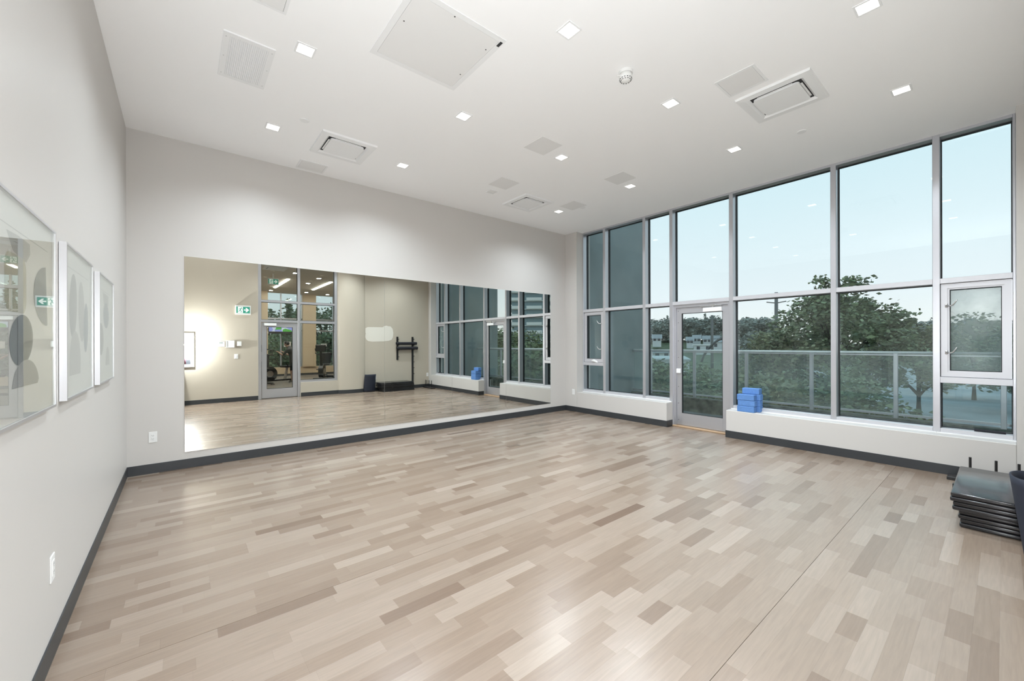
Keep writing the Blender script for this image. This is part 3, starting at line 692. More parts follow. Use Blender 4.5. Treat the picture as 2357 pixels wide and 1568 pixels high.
# ------------------------------------------------------------------ foliage
def leaves(blobs, n, size, seed, flat=.0):
    g = np.random.default_rng(seed); w = np.array([b_[1][0]*b_[1][1]*b_[1][2] for b_ in blobs])**.67; w /= w.sum()
    idx = g.choice(len(blobs), n, p=w); c_ = np.array([b_[0] for b_ in blobs])[idx]; r_ = np.array([b_[1] for b_ in blobs])[idx]
    d = g.normal(size=(n, 3)); d /= np.linalg.norm(d, axis=1)[:, None]
    rad = g.random(n)**.42*(1+.18*g.normal(size=n)*(g.random(n) < .3))
    P = c_+d*r_*rad[:, None]
    a = g.normal(size=(n, 3)); a /= np.linalg.norm(a, axis=1)[:, None]; a[:, 2] *= .5
    bvec = np.cross(a, g.normal(size=(n, 3))); bvec /= np.linalg.norm(bvec, axis=1)[:, None]
    s_ = (size*(.6+.8*g.random(n)))[:, None]
    v = np.stack([P-a*s_, P-bvec*s_*.5, P+a*s_, P+bvec*s_*.5], 1).reshape(-1, 3)
    f = np.arange(n*4).reshape(-1, 4)
    me = bpy.data.meshes.new('foliage'); me.vertices.add(n*4); me.vertices.foreach_set('co', v.ravel().astype('f'))
    me.loops.add(n*4); me.loops.foreach_set('vertex_index', f.ravel()); me.polygons.add(n); me.polygons.foreach_set('loop_start', np.arange(0, n*4, 4)); me.polygons.foreach_set('loop_total', np.full(n, 4)); me.update(); me.validate()
    return me
def tree(name, base_, h, blobs, n, size, seed, lm, label, cat='tree', group=None, trunk=.16):
    bx, by, bz = base_; r = root(name, base_, label, cat, group)
    b = MB(); top = h*.75
    b.tube([(bx, by, bz), (bx+.1, by, bz+top*.4), (bx-.05, by+.1, bz+top)], [trunk, trunk*.7, trunk*.25], 8)
    for (c_, rr) in blobs:
        p = Vector((bx+c_[0], by+c_[1], bz+c_[2])); st = Vector((bx, by, bz+min(top*.85, max(top*.25, c_[2]*.55))))
        b.tube([st, (st+p)/2+Vector((0, 0, .15)), p], [trunk*.4, trunk*.25, trunk*.1], 6)
    b.build('trunk', M['bark'], r)
    me = leaves([((bx+c_[0], by+c_[1], bz+c_[2]), rr) for c_, rr in blobs], n, size, seed)
    tag(put('foliage', me, M[lm], r), kind='stuff'); return r
def blobset(seed, n, R_, z0, z1, rs):
    q = random.Random(seed); o = []
    for _ in range(n):
        t = q.random(); z = z0+(z1-z0)*t; w = R_*math.sqrt(max(.06, 1-(2*t-.75)**2*.62)); a = q.random()*6.283; d = w*math.sqrt(q.random())
        k = rs*(.7+.6*q.random()); o.append(((d*math.cos(a), d*math.sin(a), z), (k, k, k*.75)))
    return o
tree('broad_tree', (33.0, 6.9, GZ), 9.0, blobset(3, 28, 3.9, 2.6, 7.7, 1.35)+[((.3, -.6, 8.7), (1.0, 1.2, .6)), ((.0, .8, 9.0), (.6, .7, .5))], 15000, .17, 11, 'leaf', 'broad leafy tree standing tallest beyond the glass railing')
tree('broad_tree', (30.5, 9.6, GZ), 6.0, blobset(5, 18, 2.1, 1.6, 5.6, 1.05), 7000, .15, 12, 'leaf_b', 'rounded olive green tree at the shoulder of the broad leafy tree')
tree('slender_tree', (38.0, 3.6, GZ), 6.2, blobset(6, 12, 1.9, 2.4, 5.6, .9), 3200, .15, 13, 'leaf_b', 'small sparse tree between the broad tree and the road')
tree('street_tree', (52.0, 1.6, GZ), 7.5, blobset(8, 16, 3.0, 2.0, 6.6, 1.3), 4200, .2, 14, 'leaf_b', 'hazy tree across the road behind the dusty vent pane')
tree('street_tree', (44.0, -.9, GZ), 6.4, blobset(9, 14, 2.6, 2.2, 6.0, 1.1), 3600, .17, 15, 'leaf', 'leafy tree overhanging the road by the last railing post')
tree('street_tree', (*polar(1722, 50), GZ), 6.2, blobset(31, 14, 2.4, 1.6, 5.6, 1.0), 3200, .2, 16, 'leaf_hazed', 'grey green tree in the gap beside the balcony door')
# shrubs under the railing
shr = [(13.5, 8.4, 2.0, 4.3, 'leaf'), (15.0, 6.6, 1.9, 4.5, 'leaf'), (14.2, 4.9, 1.7, 4.2, 'leaf_b'), (15.4, 3.3, 1.8, 4.1, 'leaf'), (17.5, 10.2, 2.2, 4.4, 'leaf'), (20.5, 4.6, 2.2, 4.2, 'leaf'), (21, 15.5, 2.4, 4.2, 'leaf_b'), (25, 18.8, 2.6, 3.4, 'leaf')]
sl = ['low leafy shrub nearest the curved street lamp', 'dense shrub pressing against the balcony glass by the door', 'olive tinted shrub below the balcony railing', 'bushy shrub below the broad tree', 'low hedge shrub by the street lamp foot', 'shrub filling the gap under the broad tree crown', 'olive shrub on the slope beside the pale roof', 'shrub at the edge of the pale roof']
for k, (x, y, r_, h_, lm) in enumerate(shr):
    tree('shrub', (x, y, GZ), h_*.7, blobset(40+k, 14, r_, .8, h_-.5, .85), 4200, .10, 60+k, lm, sl[k], 'shrub', 'shrubs below the balcony', trunk=.06)
# far hillside trees
pt = tree('hillside_tree', (100, 60, 0), 9, blobset(21, 12, 4.0, 1.5, 8.0, 1.9), 1800, .45, 71, 'leaf_hazed', 'rounded tree on the far hillside above the houses', group='hillside trees')
pc = tree('hillside_conifer', (100, 50, 0), 11, [((0, 0, 1.5+1.1*k), (2.6-.28*k, 2.6-.28*k, .9)) for k in range(9)], 1500, .4, 72, 'leaf_hazed', 'pointed conifer on the far hillside above the houses', group='hillside conifers')
q = random.Random(5); first = [True, True]
spots = [(1470+k*8.2+q.uniform(-3, 3), q.uniform(195, 240), q.random() < .1) for k in range(26)]+[(1712+k*14, q.uniform(178, 200), False) for k in range(4)]+[(2095+k*26, q.uniform(150, 180), False) for k in range(9)]
for px, dist, con in spots:
    x, y = polar(px, dist); p_ = pc if con else pt; i = 1 if con else 0
    o = p_ if first[i] else clone(p_); first[i] = False
    o.location = (x, y, hillz(x, y)-.3); k = q.uniform(.9, 1.45); o.scale = (k*1.15, k*1.15, k); o.rotation_euler.z = q.uniform(0, 6.28)
# houses
def house(px, dist, w, d_, h, label, roofh=1.6, flat=False, dz=0, rot=None):
    x, y = polar(px, dist); z = hillz(x, y)+dz; r = root('house', (x, y, z), label, 'house', 'houses on the hillside')
    T = Matrix.Translation((x, y, z))@Matrix.Rotation(math.atan2(y, x) if rot is None else rot, 4, 'Z')
    MB().box(-d_/2, d_/2, -w/2, w/2, -1.5, h).xf(T).build('walls', M['housewall'], r)
    if flat: MB().box(-d_/2-.3, d_/2+.3, -w/2-.4, w/2+.4, h, h+.35).xf(T).build('roof', M['white_metal'], r)
    else: MB().prism([(-d_/2-.4, h-.1), (d_/2+.4, h-.1), (0, h+roofh)], 1, -w/2-.4, w/2+.4).xf(T).build('roof', M['houseroof'], r)
    nw = max(2, int(w/2.2))
    for k in range(nw):
        yy_ = -w/2+w*(k+.5)/nw
        for zz in ([.9] if h < 4 else [.9, 3.6]): MB().box(-d_/2-.05, -d_/2+.02, yy_-.5, yy_+.5, zz, zz+1.2).xf(T).build('window', M['houseglass'], r)
house(1618, 150, 5.6, 5, 2.4, 'flat roofed white building right beside the street lamp arch', flat=True, dz=.6)
house(1657, 163, 5.4, 5, 2.6, 'white house with dark square windows past the street lamp', roofh=.9, dz=.7)
house(1512, 172, 3.2, 4, 1.9, 'pale gabled house among the hillside trees', dz=2.2)
house(1604, 182, 2.8, 5, 1.9, 'pale house high on the slope below the tree line', dz=1.2)
house(1588, 176, 2.4, 5, 1.8, 'small pale house on the slope among conifers', dz=1.0)
house(1628, 181, 3.0, 5, 1.9, 'pale house on the upper slope below rounded trees', dz=1.0)
house(1650, 180, 2.6, 5, 1.8, 'pale house just above the white house with dark windows', dz=1.2)
house(1523, 118, 9, 6, 2.1, 'long low building under a dark eave', roofh=.7, dz=.2)
x, y = polar(1520, 82)
r = root('warehouse', (x, y, GZ), 'low warehouse with a broad pale flat roof below the hillside', 'building'); T = Matrix.Translation((x, y, GZ))@Matrix.Rotation(math.atan2(y, x), 4, 'Z')
MB().box(-9, 9, -4.5, 4.5, 0, 2.1).xf(T).build('walls', M['housewall'], r)
MB().box(-9.2, 9.2, -4.7, 4.7, 2.1, 2.35).xf(T).build('roof', mat('pale_roof', (.55,.57,.60), .8), r)
for k in range(4): MB().box(-9.05, -8.95, -3.8+k*2, -2.6+k*2, .8, 1.6).xf(T).build('window', M['houseglass'], r)
# street lamp with a curved arm, poles
x, y = polar(1612, 22); x2, y2 = polar(1668, 24)
r = root('street_lamp', (x, y, GZ), 'black street lamp with a long curved arm beyond the railing', 'street lamp')
P = [Vector((x, y, GZ)), Vector((x, y, -.3)), Vector((x+.02*(x2-x), y+.02*(y2-y), .5))]
for k in range(1, 9):
    t = k/8; P.append(Vector((x+(x2-x)*t, y+(y2-y)*t, .55+1.22*math.sin(t*math.pi/2)**.8)))
MB().tube(P, .06, 10).build('pole', M['black'], r, True)
MB().ellip(P[-1]+Vector((.3, -.3, -.03)), (.32, .2, .09)).build('lamp_head', M['black'], r, True)
def pole(px, dist, ztop, label, arms):
    x, y = polar(px, dist); r = root('utility_pole', (x, y, GZ), label, 'utility pole')
    MB().cyl((x, y, GZ), (x, y, ztop), .22, .16, n=10).build('pole', M['pole'], r, True)
    u = Vector((-y, x, 0)).normalized()
    for z, w in arms:
        b = MB(); b.tube([Vector((x, y, z))-u*w, Vector((x, y, z-.15)), Vector((x, y, z))+u*w], .06, 6); b.build('cross_arm', M['pole'], r)
pole(1639, 62, 5.4, 'tall dark utility pole rising over the hillside houses', [(4.9, .8)])
pole(1787, 52, 7.0, 'utility pole with two lamp arms behind the olive green tree', [(6.0, .9)])
x, y = polar(2233, 120); r = root('signal_tower', (x, y, GZ), 'far grey signal tower above the hazy trees', 'tower')
b = MB(); b.box(x-.7, x+.7, y-.7, y+.7, GZ, 4.9); b.build('mast', M['haze_steel'], r); box('platform', x-1.3, x+1.3, y-1.3, y+1.3, 4.9, 5.4, M['haze_steel'], r); box('cabin', x-.8, x+.8, y-.8, y+.8, 5.4, 6.3, M['haze_steel'], r)

# ------------------------------------------------------------------ apartment tower seen in the mirror
tx, ty = 103, -98
r = root('apartment_tower', (tx, ty, GZ), 'white apartment tower with stacked balconies seen in the mirror', 'building')
T = Matrix.Translation((tx, ty, GZ))@Matrix.Rotation(R(-47), 4, 'Z')
MB().box(-8, 8, -9, 9, 0, 72).xf(T).build('glass_core', mat('tower_glass', (.20,.30,.34), .15), r)
for k in range(24):
    MB().box(-8.9, 8.9, -9.9, 9.9, 2.6+k*2.9, 2.85+k*2.9).xf(T).build('floor_slab', M['white_metal'], r)
    for j, (ya_, yb_) in enumerate(((-9.6, -5.4), (-3.8, 1.6), (3.6, 9.6))):
        MB().box(-9.3, -8.9, ya_, yb_, 2.85+k*2.9, 3.9+k*2.9).xf(T).build('balcony', M['white_metal'], r)
for kx, (px, dist, h_) in enumerate(((1187, 36, 6.6), (1236, 30, 5.6), (1264, 26, 5.4), (1163, 40, 6.6))):
    u = (px-W_PX/2)/FPX; x, y = math.sin(YAW)+u*math.cos(YAW), math.cos(YAW)-u*math.sin(YAW); l = math.hypot(x, y); x, y = x/l*dist, 2*6.308-y/l*dist
    tree('boulevard_tree', (x, y, GZ), h_, blobset(80+kx, 16, 2.8, 2.0, h_-1, 1.3), 4200, .19, 90+kx, 'leaf', ['leafy boulevard tree just clear of the balcony end wall', 'boulevard tree in front of the apartment tower', 'boulevard tree below the apartment tower balconies', 'boulevard tree peeping past the balcony end wall'][kx], group='boulevard trees seen in the mirror')

# ------------------------------------------------------------------ gym beyond the back wall
GXA, GXB, GYF, GYN = .3, 9.2, -9.3, YB-.25
M['gymwall'] = mat('gym_wall_paint', (.62,.50,.36), .6); M['gymceil'] = mat('gym_ceiling', (.66,.60,.51), .8); M['gymfloor'] = mat('gym_floor', (.21,.17,.14), .35, var=.25, vscale=4)
struct(box('floor_gym', GXA, GXB, GYF-.2, GYN, -.12, 0, M['gymfloor']), 'dark brown floor of the gym behind the glass', 'floor')
struct(box('ceiling_gym', GXA, GXB, GYF-.2, GYN, ZC, ZC+.15, M['gymceil']), 'beige grey ceiling of the gym behind the glass', 'ceiling')
struct(box('wall_gym_left', GXA-.15, GXA, GYF-.2, GYN, 0, ZC, M['gymwall']), 'tan side wall of the gym', 'wall')
struct(box('wall_gym_right', GXB, GXB+.15, GYF-.2, GYN, 0, ZC, M['gymwall']), 'tan side wall of the gym past the bikes', 'wall')
b = MB(); b.box(GXA, GXB, GYF-.2, GYF, 0, .42); b.box(2.45, 3.10, GYF-.2, GYF+.35, .42, ZC); b.box(4.62, 5.22, GYF-.2, GYF+.1, .42, ZC); b.box(7.2, GXB, GYF-.2, GYF, .42, ZC); b.box(GXA, 1.2, GYF-.2, GYF, .42, ZC)
struct(b.build('wall_gym_back', M['gymwall']), 'tan window wall and piers at the far side of the gym', 'wall')
struct(box('baseboard_gym', GXA, GXB, GYF, GYF+.01, 0, .10, M['base']), 'dark baseboard at the far side of the gym', 'baseboard')
w3 = root('window_3', (4.2, GYF-.1, .42), 'tall windows at the far side of the gym', 'window', kind='structure')
for x0, x1 in ((1.2, 2.45), (3.10, 3.72), (3.72, 4.62), (5.22, 6.1), (6.1, 7.2)):
    for z in (2.16, 2.72): box('transom', x0, x1, GYF-.14, GYF-.02, z, z+.06, M['alu'], w3)
    box('mullion', x1-.05, x1, GYF-.14, GYF-.02, .42, ZC, M['alu'], w3)
    for z0, z1 in ((.42, 2.16), (2.22, 2.72), (2.78, ZC)): box('pane', x0, x1-.05, GYF-.085, GYF-.075, z0, z1, M['pane'], w3)
M['linear'] = mat('linear_lamp', (1,1,1), .5, emit=(1, .93, .84), estr=105)
for x, y0, y1, l in ((3.12, -7.3, -4.45, 'linear ceiling light over the standing gym user'), (4.58, -7.06, -4.2, 'linear ceiling light over the exercise bike')):
    tag(box('linear_light', x-.05, x+.05, y0, y1, ZC-.02, ZC, M['linear'], None, .004), l, 'light')
for x, y in ((3.05, -2.9), (3.16, -8.5), (3.96, -5.18), (3.98, -3.6), (4.58, -8.3), (5.6, -8.6), (6.0, -5.2)):
    rr = root('gym_downlight', (x, y, ZC), 'square downlight in the gym ceiling', 'light', 'gym ceiling downlights')
    box('trim', x-.08, x+.08, y-.08, y+.08, ZC-.006, ZC, M['white_metal'], rr); box('lens', x-.06, x+.06, y-.06, y+.06, ZC-.009, ZC-.006, M['linear'], rr)
exit_sign(2.48, -3.55, 3.70, 'green exit sign hanging from the gym ceiling')
tag(box('sign_stem', 2.46, 2.50, -3.54, -3.50, 3.80, ZC, M['white_metal']), 'short stem holding the gym exit sign', 'stem')
cassette(2.35, -2.35, 'ceiling cassette air conditioner in the gym ceiling')
# TV
m = bpy.data.materials.new('tv_picture'); m.use_nodes = True; n = m.node_tree; p = n.nodes['Principled BSDF']; p.inputs['Base Color'].default_value = (.02,.02,.02,1)
g = n.nodes.new('ShaderNodeNewGeometry'); t_ = n.nodes.new('ShaderNodeTexVoronoi'); t_.inputs['Scale'].default_value = 5; rr = n.nodes.new('ShaderNodeValToRGB')
rr.color_ramp.interpolation = 'CONSTANT'; rr.color_ramp.elements[0].color = (.08,.45,.05,1); rr.color_ramp.elements[1].position = .7; rr.color_ramp.elements[1].color = (.75,.78,.95,1)
e = rr.color_ramp.elements.new(.4); e.color = (.35,.38,.85,1)
n.links.new(g.outputs['Position'], t_.inputs['Vector']); n.links.new(t_.outputs['Color'], rr.inputs[0]); n.links.new(rr.outputs[0], p.inputs['Emission Color']); p.inputs['Emission Strength'].default_value = .9
r = root('television', (3.64, -8.95, 2.12), 'flat television showing a green and blue sports picture', 'television')
box('housing', 3.12, 4.16, -9.0, -8.95, 2.02, 2.44, M['black'], r); box('screen', 3.14, 4.14, -8.95, -8.945, 2.12, 2.42, m, r); box('bracket', 3.6, 3.68, -9.32, -9.0, 2.2, 2.3, M['black'], r)
def notice(x, y, z, w, h, label, lines):
    r = root('paper_notice', (x, y, z), label, 'notice'); box('sheet', x-w/2, x+w/2, y, y+.002, z-h/2, z+h/2, M['white'], r)
    for k in range(lines): box('print_line', x-w*.36, x+w*(.36-.1*(k%2)), y+.002, y+.0025, z+h*.28-k*h*.2, z+h*.34-k*h*.2, M['ink_b'], r)
notice(3.97, GYF-.07, 1.52, .30, .25, 'blank white sheet taped to the gym window', 0)
notice(5.62, GYF-.07, 1.48, .26, .13, 'small printed notice taped to the gym window behind the bike', 3)
for kx, (x, y, h_, con) in enumerate(((4.2, -17, 4.1, 0), (6.35, -22, 4.9, 1), (7.4, -17, 5.0, 0), (9.6, -20, 5.2, 0), (5.4, -15.5, 2.5, 0), (3.6, -15, 2.3, 0), (7.2, -14, 2.6, 0))):
    z = GZ+2.6; lb_ = ['leafy tree at the left pier outside the gym window', 'pointed conifer outside the gym window', 'leafy tree outside the gym window behind the bike', 'dense tree farther outside the gym window', 'low bush outside the gym window under the conifer', 'low bush outside the gym window behind the sheet', 'low bush outside the gym window by the tan pier'][kx]
    if con: tree('conifer', (x, y, z), h_, [((0, 0, 1+h_*.1*k), (1.0-.09*k, 1.0-.09*k, .5)) for k in range(10)], 2500, .16, 120+kx, 'leaf', lb_)
    else: tree('window_tree' if h_ > 4 else 'bush', (x, y, z), h_, blobset(130+kx, 12, 1.8, .6, h_, .9), 3000, .13, 140+kx, 'leaf', lb_, 'tree' if h_ > 4 else 'shrub')

# exercise bikes
def bike(x, y, rot, label):
    r = root('exercise_bike', (x, y, 0), label, 'exercise bike', 'gym exercise machines'); T = Matrix.Translation((x, y, 0))@Matrix.Rotation(rot, 4, 'Z')
    def P(b, name, m_='black', par=None, sm=False): return b.xf(T).build(name, M[m_], par or r, sm)
    b = MB(); b.box(-.7, .7, -.05, .05, .05, .12, .01); b.box(-.74, -.64, -.28, .28, .02, .09, .015); b.box(.64, .74, -.28, .28, .02, .09, .015); P(b, 'base_frame')
    for yy_ in (-.27, .27): b = MB().box(-.76, -.62, yy_-.03, yy_+.03, 0, .03, .008); P(b, 'foot')
    b = MB().cyl((.38, -.09, .36), (.38, .09, .36), .29, n=28); w = P(b, 'wheel_housing'); b = MB().cyl((.38, -.10, .36), (.38, .10, .36), .13, n=20); P(b, 'wheel_hub', 'steel', w)
    b = MB().tube([(.45, 0, .5), (.56, 0, .9), (.60, 0, 1.25)], [.06, .05, .045], 10); P(b, 'mast')
    b = MB().box(.55, .62, -.2, .2, 1.2, 1.5, .02); c_ = P(b, 'console'); 
    b = MB().box(.545, .552, -.15, .15, 1.27, 1.46); P(b, 'screen', 'houseglass', c_)
    b = MB().tube([(.56, -.22, 1.32), (.40, -.25, 1.30), (.36, -.25, 1.12), (.55, -.12, 1.08), (.55, .12, 1.08), (.36, .25, 1.12), (.40, .25, 1.30), (.56, .22, 1.32)], .022, 8); P(b, 'handlebar')
    b = MB().tube([(-.25, 0, .1), (-.35, 0, .6)], .05, 8); P(b, 'seat_post', 'steel')
    b = MB().box(-.55, -.15, -.2, .2, .58, .66, .03, 2); P(b, 'seat')
    b = MB().box(-.62, -.54, -.2, .2, .66, 1.15, .03, 2); P(b, 'backrest')
    b = MB().tube([(-.45, -.30, .62), (-.2, -.32, .64), (-.12, -.31, .78)], .018, 8); P(b, 'grip'); b = MB().tube([(-.45, .30, .62), (-.2, .32, .64), (-.12, .31, .78)], .018, 8); P(b, 'grip')
    for s_ in (-1, 1): b = MB().box(.30+.12*s_, .42+.12*s_, s_*.14-.05, s_*.14+.05, .30+.12*s_, .33+.12*s_, .006); P(b, 'pedal')
bike(4.85, -6.4, R(115), 'black recumbent exercise bike beside the tan pier')
bike(3.0, -5.75, R(160), 'black exercise bike in front of the standing gym user')
bike(1.95, -4.55, R(140), 'black exercise bike with a seated gym user')

# ------------------------------------------------------------------ people
def person(name, J, E_, label, mats, hair=None, root_at=None):
    """J: joint -> (pos, radius); E_: (joint, joint, material index)"""
    names = list(J); r = root(name, root_at, label, 'person')
    me = bpy.data.meshes.new(name); me.from_pydata([J[k][0] for k in names], [(names.index(a), names.index(c_)) for a, c_, _ in E_], [])
    o = bpy.data.objects.new('tmp', me); COL.objects.link(o)
    sk = o.modifiers.new('skin', 'SKIN'); ss = o.modifiers.new('sub', 'SUBSURF'); ss.levels = ss.render_levels = 2
    for i, k in enumerate(names):
        v = me.skin_vertices[0].data[i]; rr = J[k][1]; v.radius = (rr, rr) if not isinstance(rr, tuple) else rr; v.use_root = (i == 0)
    dg = bpy.context.evaluated_depsgraph_get(); nm_ = bpy.data.meshes.new_from_object(o.evaluated_get(dg)); bpy.data.objects.remove(o)
    nm_.materials.clear()
    segs = [(Vector(J[a][0]), Vector(J[c_][0]), i_) for a, c_, i_ in E_]
    for p_ in nm_.polygons:
        best = 9; c_ = p_.center
        for a, d_, i_ in segs:
            ab = d_-a; t = max(0, min(1, (c_-a).dot(ab)/max(1e-9, ab.length_squared))); dd = (a+ab*t-c_).length
            if dd < best: best = dd; p_.material_index = i_
    bo = put('body', nm_, mats, r, True)
    return r
M['skin'] = mat('skin', (.42,.25,.18), .55); M['tee'] = mat('dark_tshirt', (.03,.03,.034), .85); M['shorts'] = mat('black_shorts', (.015,.015,.017), .85)
M['hair'] = mat('dark_hair', (.014,.012,.011), .7); M['shoe'] = mat('grey_shoe', (.14,.14,.13), .7); M['mauve'] = mat('mauve_jacket', (.19,.055,.09), .75, bump=.1, bscale=50); M['trouser'] = mat('dark_trousers', (.03,.03,.035), .85)
M['whitetee'] = mat('white_tshirt', (.65,.66,.66), .85)
def hand(J, E_, side, wrist, dirv, up, mi):
    """palm and five curled fingers from the wrist"""
    w = Vector(wrist); d = Vector(dirv).normalized(); u = Vector(up).normalized(); s_ = d.cross(u).normalized()
    J[side+'palm'] = (w+d*.05, .026); E_.append((side+'wrist', side+'palm', mi))
    for k, (off, ln) in enumerate(((-.026, .060), (-.009, .070), (.009, .066), (.026, .052))):
        b0 = w+d*.085+s_*off; b1 = b0+d*ln*.55-u*ln*.2; b2 = b1+d*ln*.15-u*ln*.5
        for q_, p_ in zip('abc', (b0, b1, b2)): J['%sf%d%s' % (side, k, q_)] = (p_, .009 if q_ == 'a' else .008)
        E_ += [(side+'palm', '%sf%da' % (side, k), mi), ('%sf%da' % (side, k), '%sf%db' % (side, k), mi), ('%sf%db' % (side, k), '%sf%dc' % (side, k), mi)]
    t0 = w+d*.035+s_*.034; t1 = t0+d*.03+s_*.02-u*.012
    J[side+'t0'] = (t0, .011); J[side+'t1'] = (t1, .009); E_ += [(side+'palm', side+'t0', mi), (side+'t0', side+'t1', mi)]
def figure(O, face, parts, mats, name, label, hairm, sc=1.0):
    """parts: joint -> local (right, forward, up) metres; face: heading angle"""
    f = Vector((math.cos(face), math.sin(face), 0)); rt = Vector((f.y, -f.x, 0)); O = Vector(O)
    W = lambda p: O+(rt*p[0]+f*p[1]+Vector((0, 0, p[2])))*sc
    rad = dict(pelvis=.125, waist=.115, chest=.135, neck=.052, head=.085, crown=.075, Lsh=.06, Rsh=.06, Lel=.042, Rel=.042, Lwrist=.028, Rwrist=.028, Lhip=.085, Rhip=.085, Lkn=.056, Rkn=.056, Lan=.037, Ran=.037, Ltoe=.035, Rtoe=.035, nose=.012)
    J = {k: (W(v), rad[k]*sc) for k, v in parts.items()}
    E_ = [('pelvis', 'waist', 0), ('waist', 'chest', 0), ('chest', 'neck', 0), ('neck', 'head', 1), ('head', 'crown', 1), ('head', 'nose', 1)]
    for s_ in 'LR': E_ += [('chest', s_+'sh', 0), (s_+'sh', s_+'el', 4), (s_+'el', s_+'wrist', 5), ('pelvis', s_+'hip', 2), (s_+'hip', s_+'kn', 2), (s_+'kn', s_+'an', 3), (s_+'an', s_+'toe', 6)]
    for s_ in 'LR':
        d = (W(parts[s_+'wrist'])-W(parts[s_+'el'])).normalized(); up = (d.cross(rt)).normalized()
        hand(J, E_, s_, W(parts[s_+'wrist']), d, up if up.z > 0 else -up, 1)
    r = person(name, J, E_, label, mats, root_at=(O.x, O.y, O.z))
    hc = W(parts['crown']); hd = W(parts['head'])
    b = MB(); ctr = (hc*.65+hd*.35)-f*.012*sc; b.ellip(ctr, (.092*sc, .104*sc, .105*sc), Matrix.Rotation(face-math.pi/2, 4, 'Z'), 20, 14)
    for v in list(b.b.verts):
        l = v.co-ctr
        if l.dot(f) > .045*sc and l.z < .04*sc: v.co = ctr+l*.8
        elif l.z < -.05*sc: v.co = ctr+Vector((l.x*.9, l.y*.9, l.z))
    b.build('hair', M[hairm], r, True)
    for s_ in (-1, 1):
        MB().ellip(hd+rt*s_*.088*sc+Vector((0, 0, .01)), (.012, .02, .03), Matrix.Rotation(face-math.pi/2, 4, 'Z'), 10, 8).build('ear', M['skin'], r, True)
        MB().ellip(hd+rt*s_*.032*sc+f*.082*sc+Vector((0, 0, .028)), (.012, .006, .007), Matrix.Rotation(face-math.pi/2, 4, 'Z'), 10, 8).build('eye', M['gasket'], r, True)
    MB().ellip(hd+f*.080*sc-Vector((0, 0, .045)), (.024, .008, .007), Matrix.Rotation(face-math.pi/2, 4, 'Z'), 10, 8).build('mouth', mat('lips', (.35,.14,.12), .5), r, True)
    return r
stand = dict(pelvis=(0,0,.93), waist=(0,.03,1.08), chest=(0,.10,1.28), neck=(0,.19,1.42), head=(0,.25,1.50), crown=(0,.27,1.57), nose=(0,.35,1.49), Lsh=(-.19,.12,1.32), Rsh=(.19,.12,1.32), Lel=(-.24,.28,1.08), Rel=(.24,.28,1.08), Lwrist=(-.18,.47,1.20), Rwrist=(.18,.47,1.20),
    Lhip=(-.10,0,.86), Rhip=(.10,0,.86), Lkn=(-.11,.05,.49), Rkn=(.11,.03,.49), Lan=(-.12,0,.085), Ran=(.12,-.02,.085), Ltoe=(-.13,.15,.04), Rtoe=(.13,.13,.04))
figure((3.42, -5.15, 0), R(215), stand, [M['tee'], M['skin'], M['shorts'], M['skin'], M['tee'], M['skin'], M['shoe']], 'person', 'person in dark t-shirt and shorts leaning over an exercise bike', 'hair', 1.0)
sit = dict(stand); sit.update(pelvis=(0,-.05,.80), waist=(0,-.03,.95), chest=(0,.05,1.17), neck=(0,.12,1.32), head=(0,.17,1.41), crown=(0,.18,1.48), nose=(0,.27,1.40), Lsh=(-.19,.06,1.20), Rsh=(.19,.06,1.20), Lel=(-.24,.22,.98), Rel=(.24,.22,.98), Lwrist=(-.2,.42,1.08), Rwrist=(.2,.42,1.08), Lhip=(-.1,0,.76), Rhip=(.1,0,.76), Lkn=(-.12,.42,.66), Rkn=(.12,.40,.50), Lan=(-.12,.38,.26), Ran=(.12,.30,.14), Ltoe=(-.12,.52,.22), Rtoe=(.12,.44,.09))
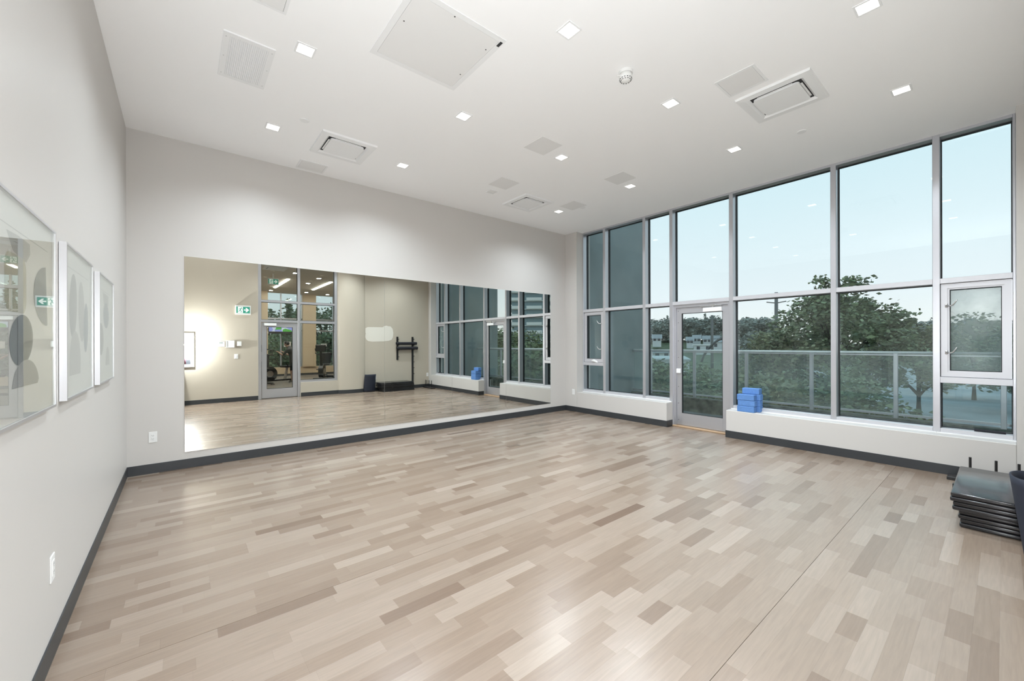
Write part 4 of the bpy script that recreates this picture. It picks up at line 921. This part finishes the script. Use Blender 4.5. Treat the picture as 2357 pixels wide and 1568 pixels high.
figure((2.16, -4.70, 0), R(140), sit, [M['whitetee'], M['skin'], M['shorts'], M['skin'], M['whitetee'], M['skin'], M['shoe']], 'person', 'person in white t-shirt riding an exercise bike', 'hair', 1.0)
ph = dict(pelvis=(0,0,.90), waist=(0,0,1.05), chest=(0,0,1.27), neck=(0,.01,1.42), head=(0,.02,1.53), crown=(0,.02,1.62), nose=(0,.10,1.52), Lsh=(-.16,0,1.33), Rsh=(.16,0,1.33), Lel=(-.19,.03,1.10), Rel=(.225,.03,1.12), Lwrist=(.02,.085,1.30), Rwrist=(.17,.075,1.33),
    Lhip=(-.09,0,.84), Rhip=(.10,0,.84), Lkn=(-.10,.02,.47), Rkn=(.13,.02,.47), Lan=(-.10,-.02,.085), Ran=(.16,-.02,.085), Ltoe=(-.12,.11,.04), Rtoe=(.19,.11,.04))
figure((-.145, -.135, 0), R(90), ph, [M['mauve'], M['skin'], M['trouser'], M['trouser'], M['mauve'], M['mauve'], M['shoe']], 'person', 'person in a mauve jacket photographing at the cream wall', 'hair', .92)
# hand-held camera with flash
T = Matrix.Translation((0, 0, H))@Matrix.Rotation(-YAW, 4, 'Z')
r = root('photo_camera', (-.03, -.06, H-.04), 'black hand-held camera with a lit flash', 'camera')
MB().box(-.06, .05, -.075, -.035, -.045, .04, .006, 2).xf(T).build('camera_body', M['black'], r)
MB().cyl((0, -.036, 0), (0, -.012, 0), .024, n=24).xf(T).build('lens', M['black'], r, True)
fh = MB().box(.058, .098, -.075, -.045, -.02, .03, .004).xf(T).build('flash_head', M['black'], r)
FP = T@Vector((.082, -.026, .008))
for nm_, kind_, w_ in (('flash', 'SPOT', FLASH_W), ('flash_spill', 'POINT', FLASH_W*.68)):  # one flash split in two: tilted beam, plus a lamp added for spill
    l = bpy.data.lights.new(nm_, kind_); l.energy = w_; l.color = (.92,.97,1.0); l.shadow_soft_size = .016
    if kind_ == 'SPOT': l.spot_size = R(140); l.spot_blend = 1.0
    q = bpy.data.objects.new(nm_, l); COL.objects.link(q); q.parent = r; q.location = FP-Vector((-.03, -.06, H-.04))
    q.rotation_euler = Vector((.56, .52, .64)).to_track_quat('-Z', 'Y').to_euler()
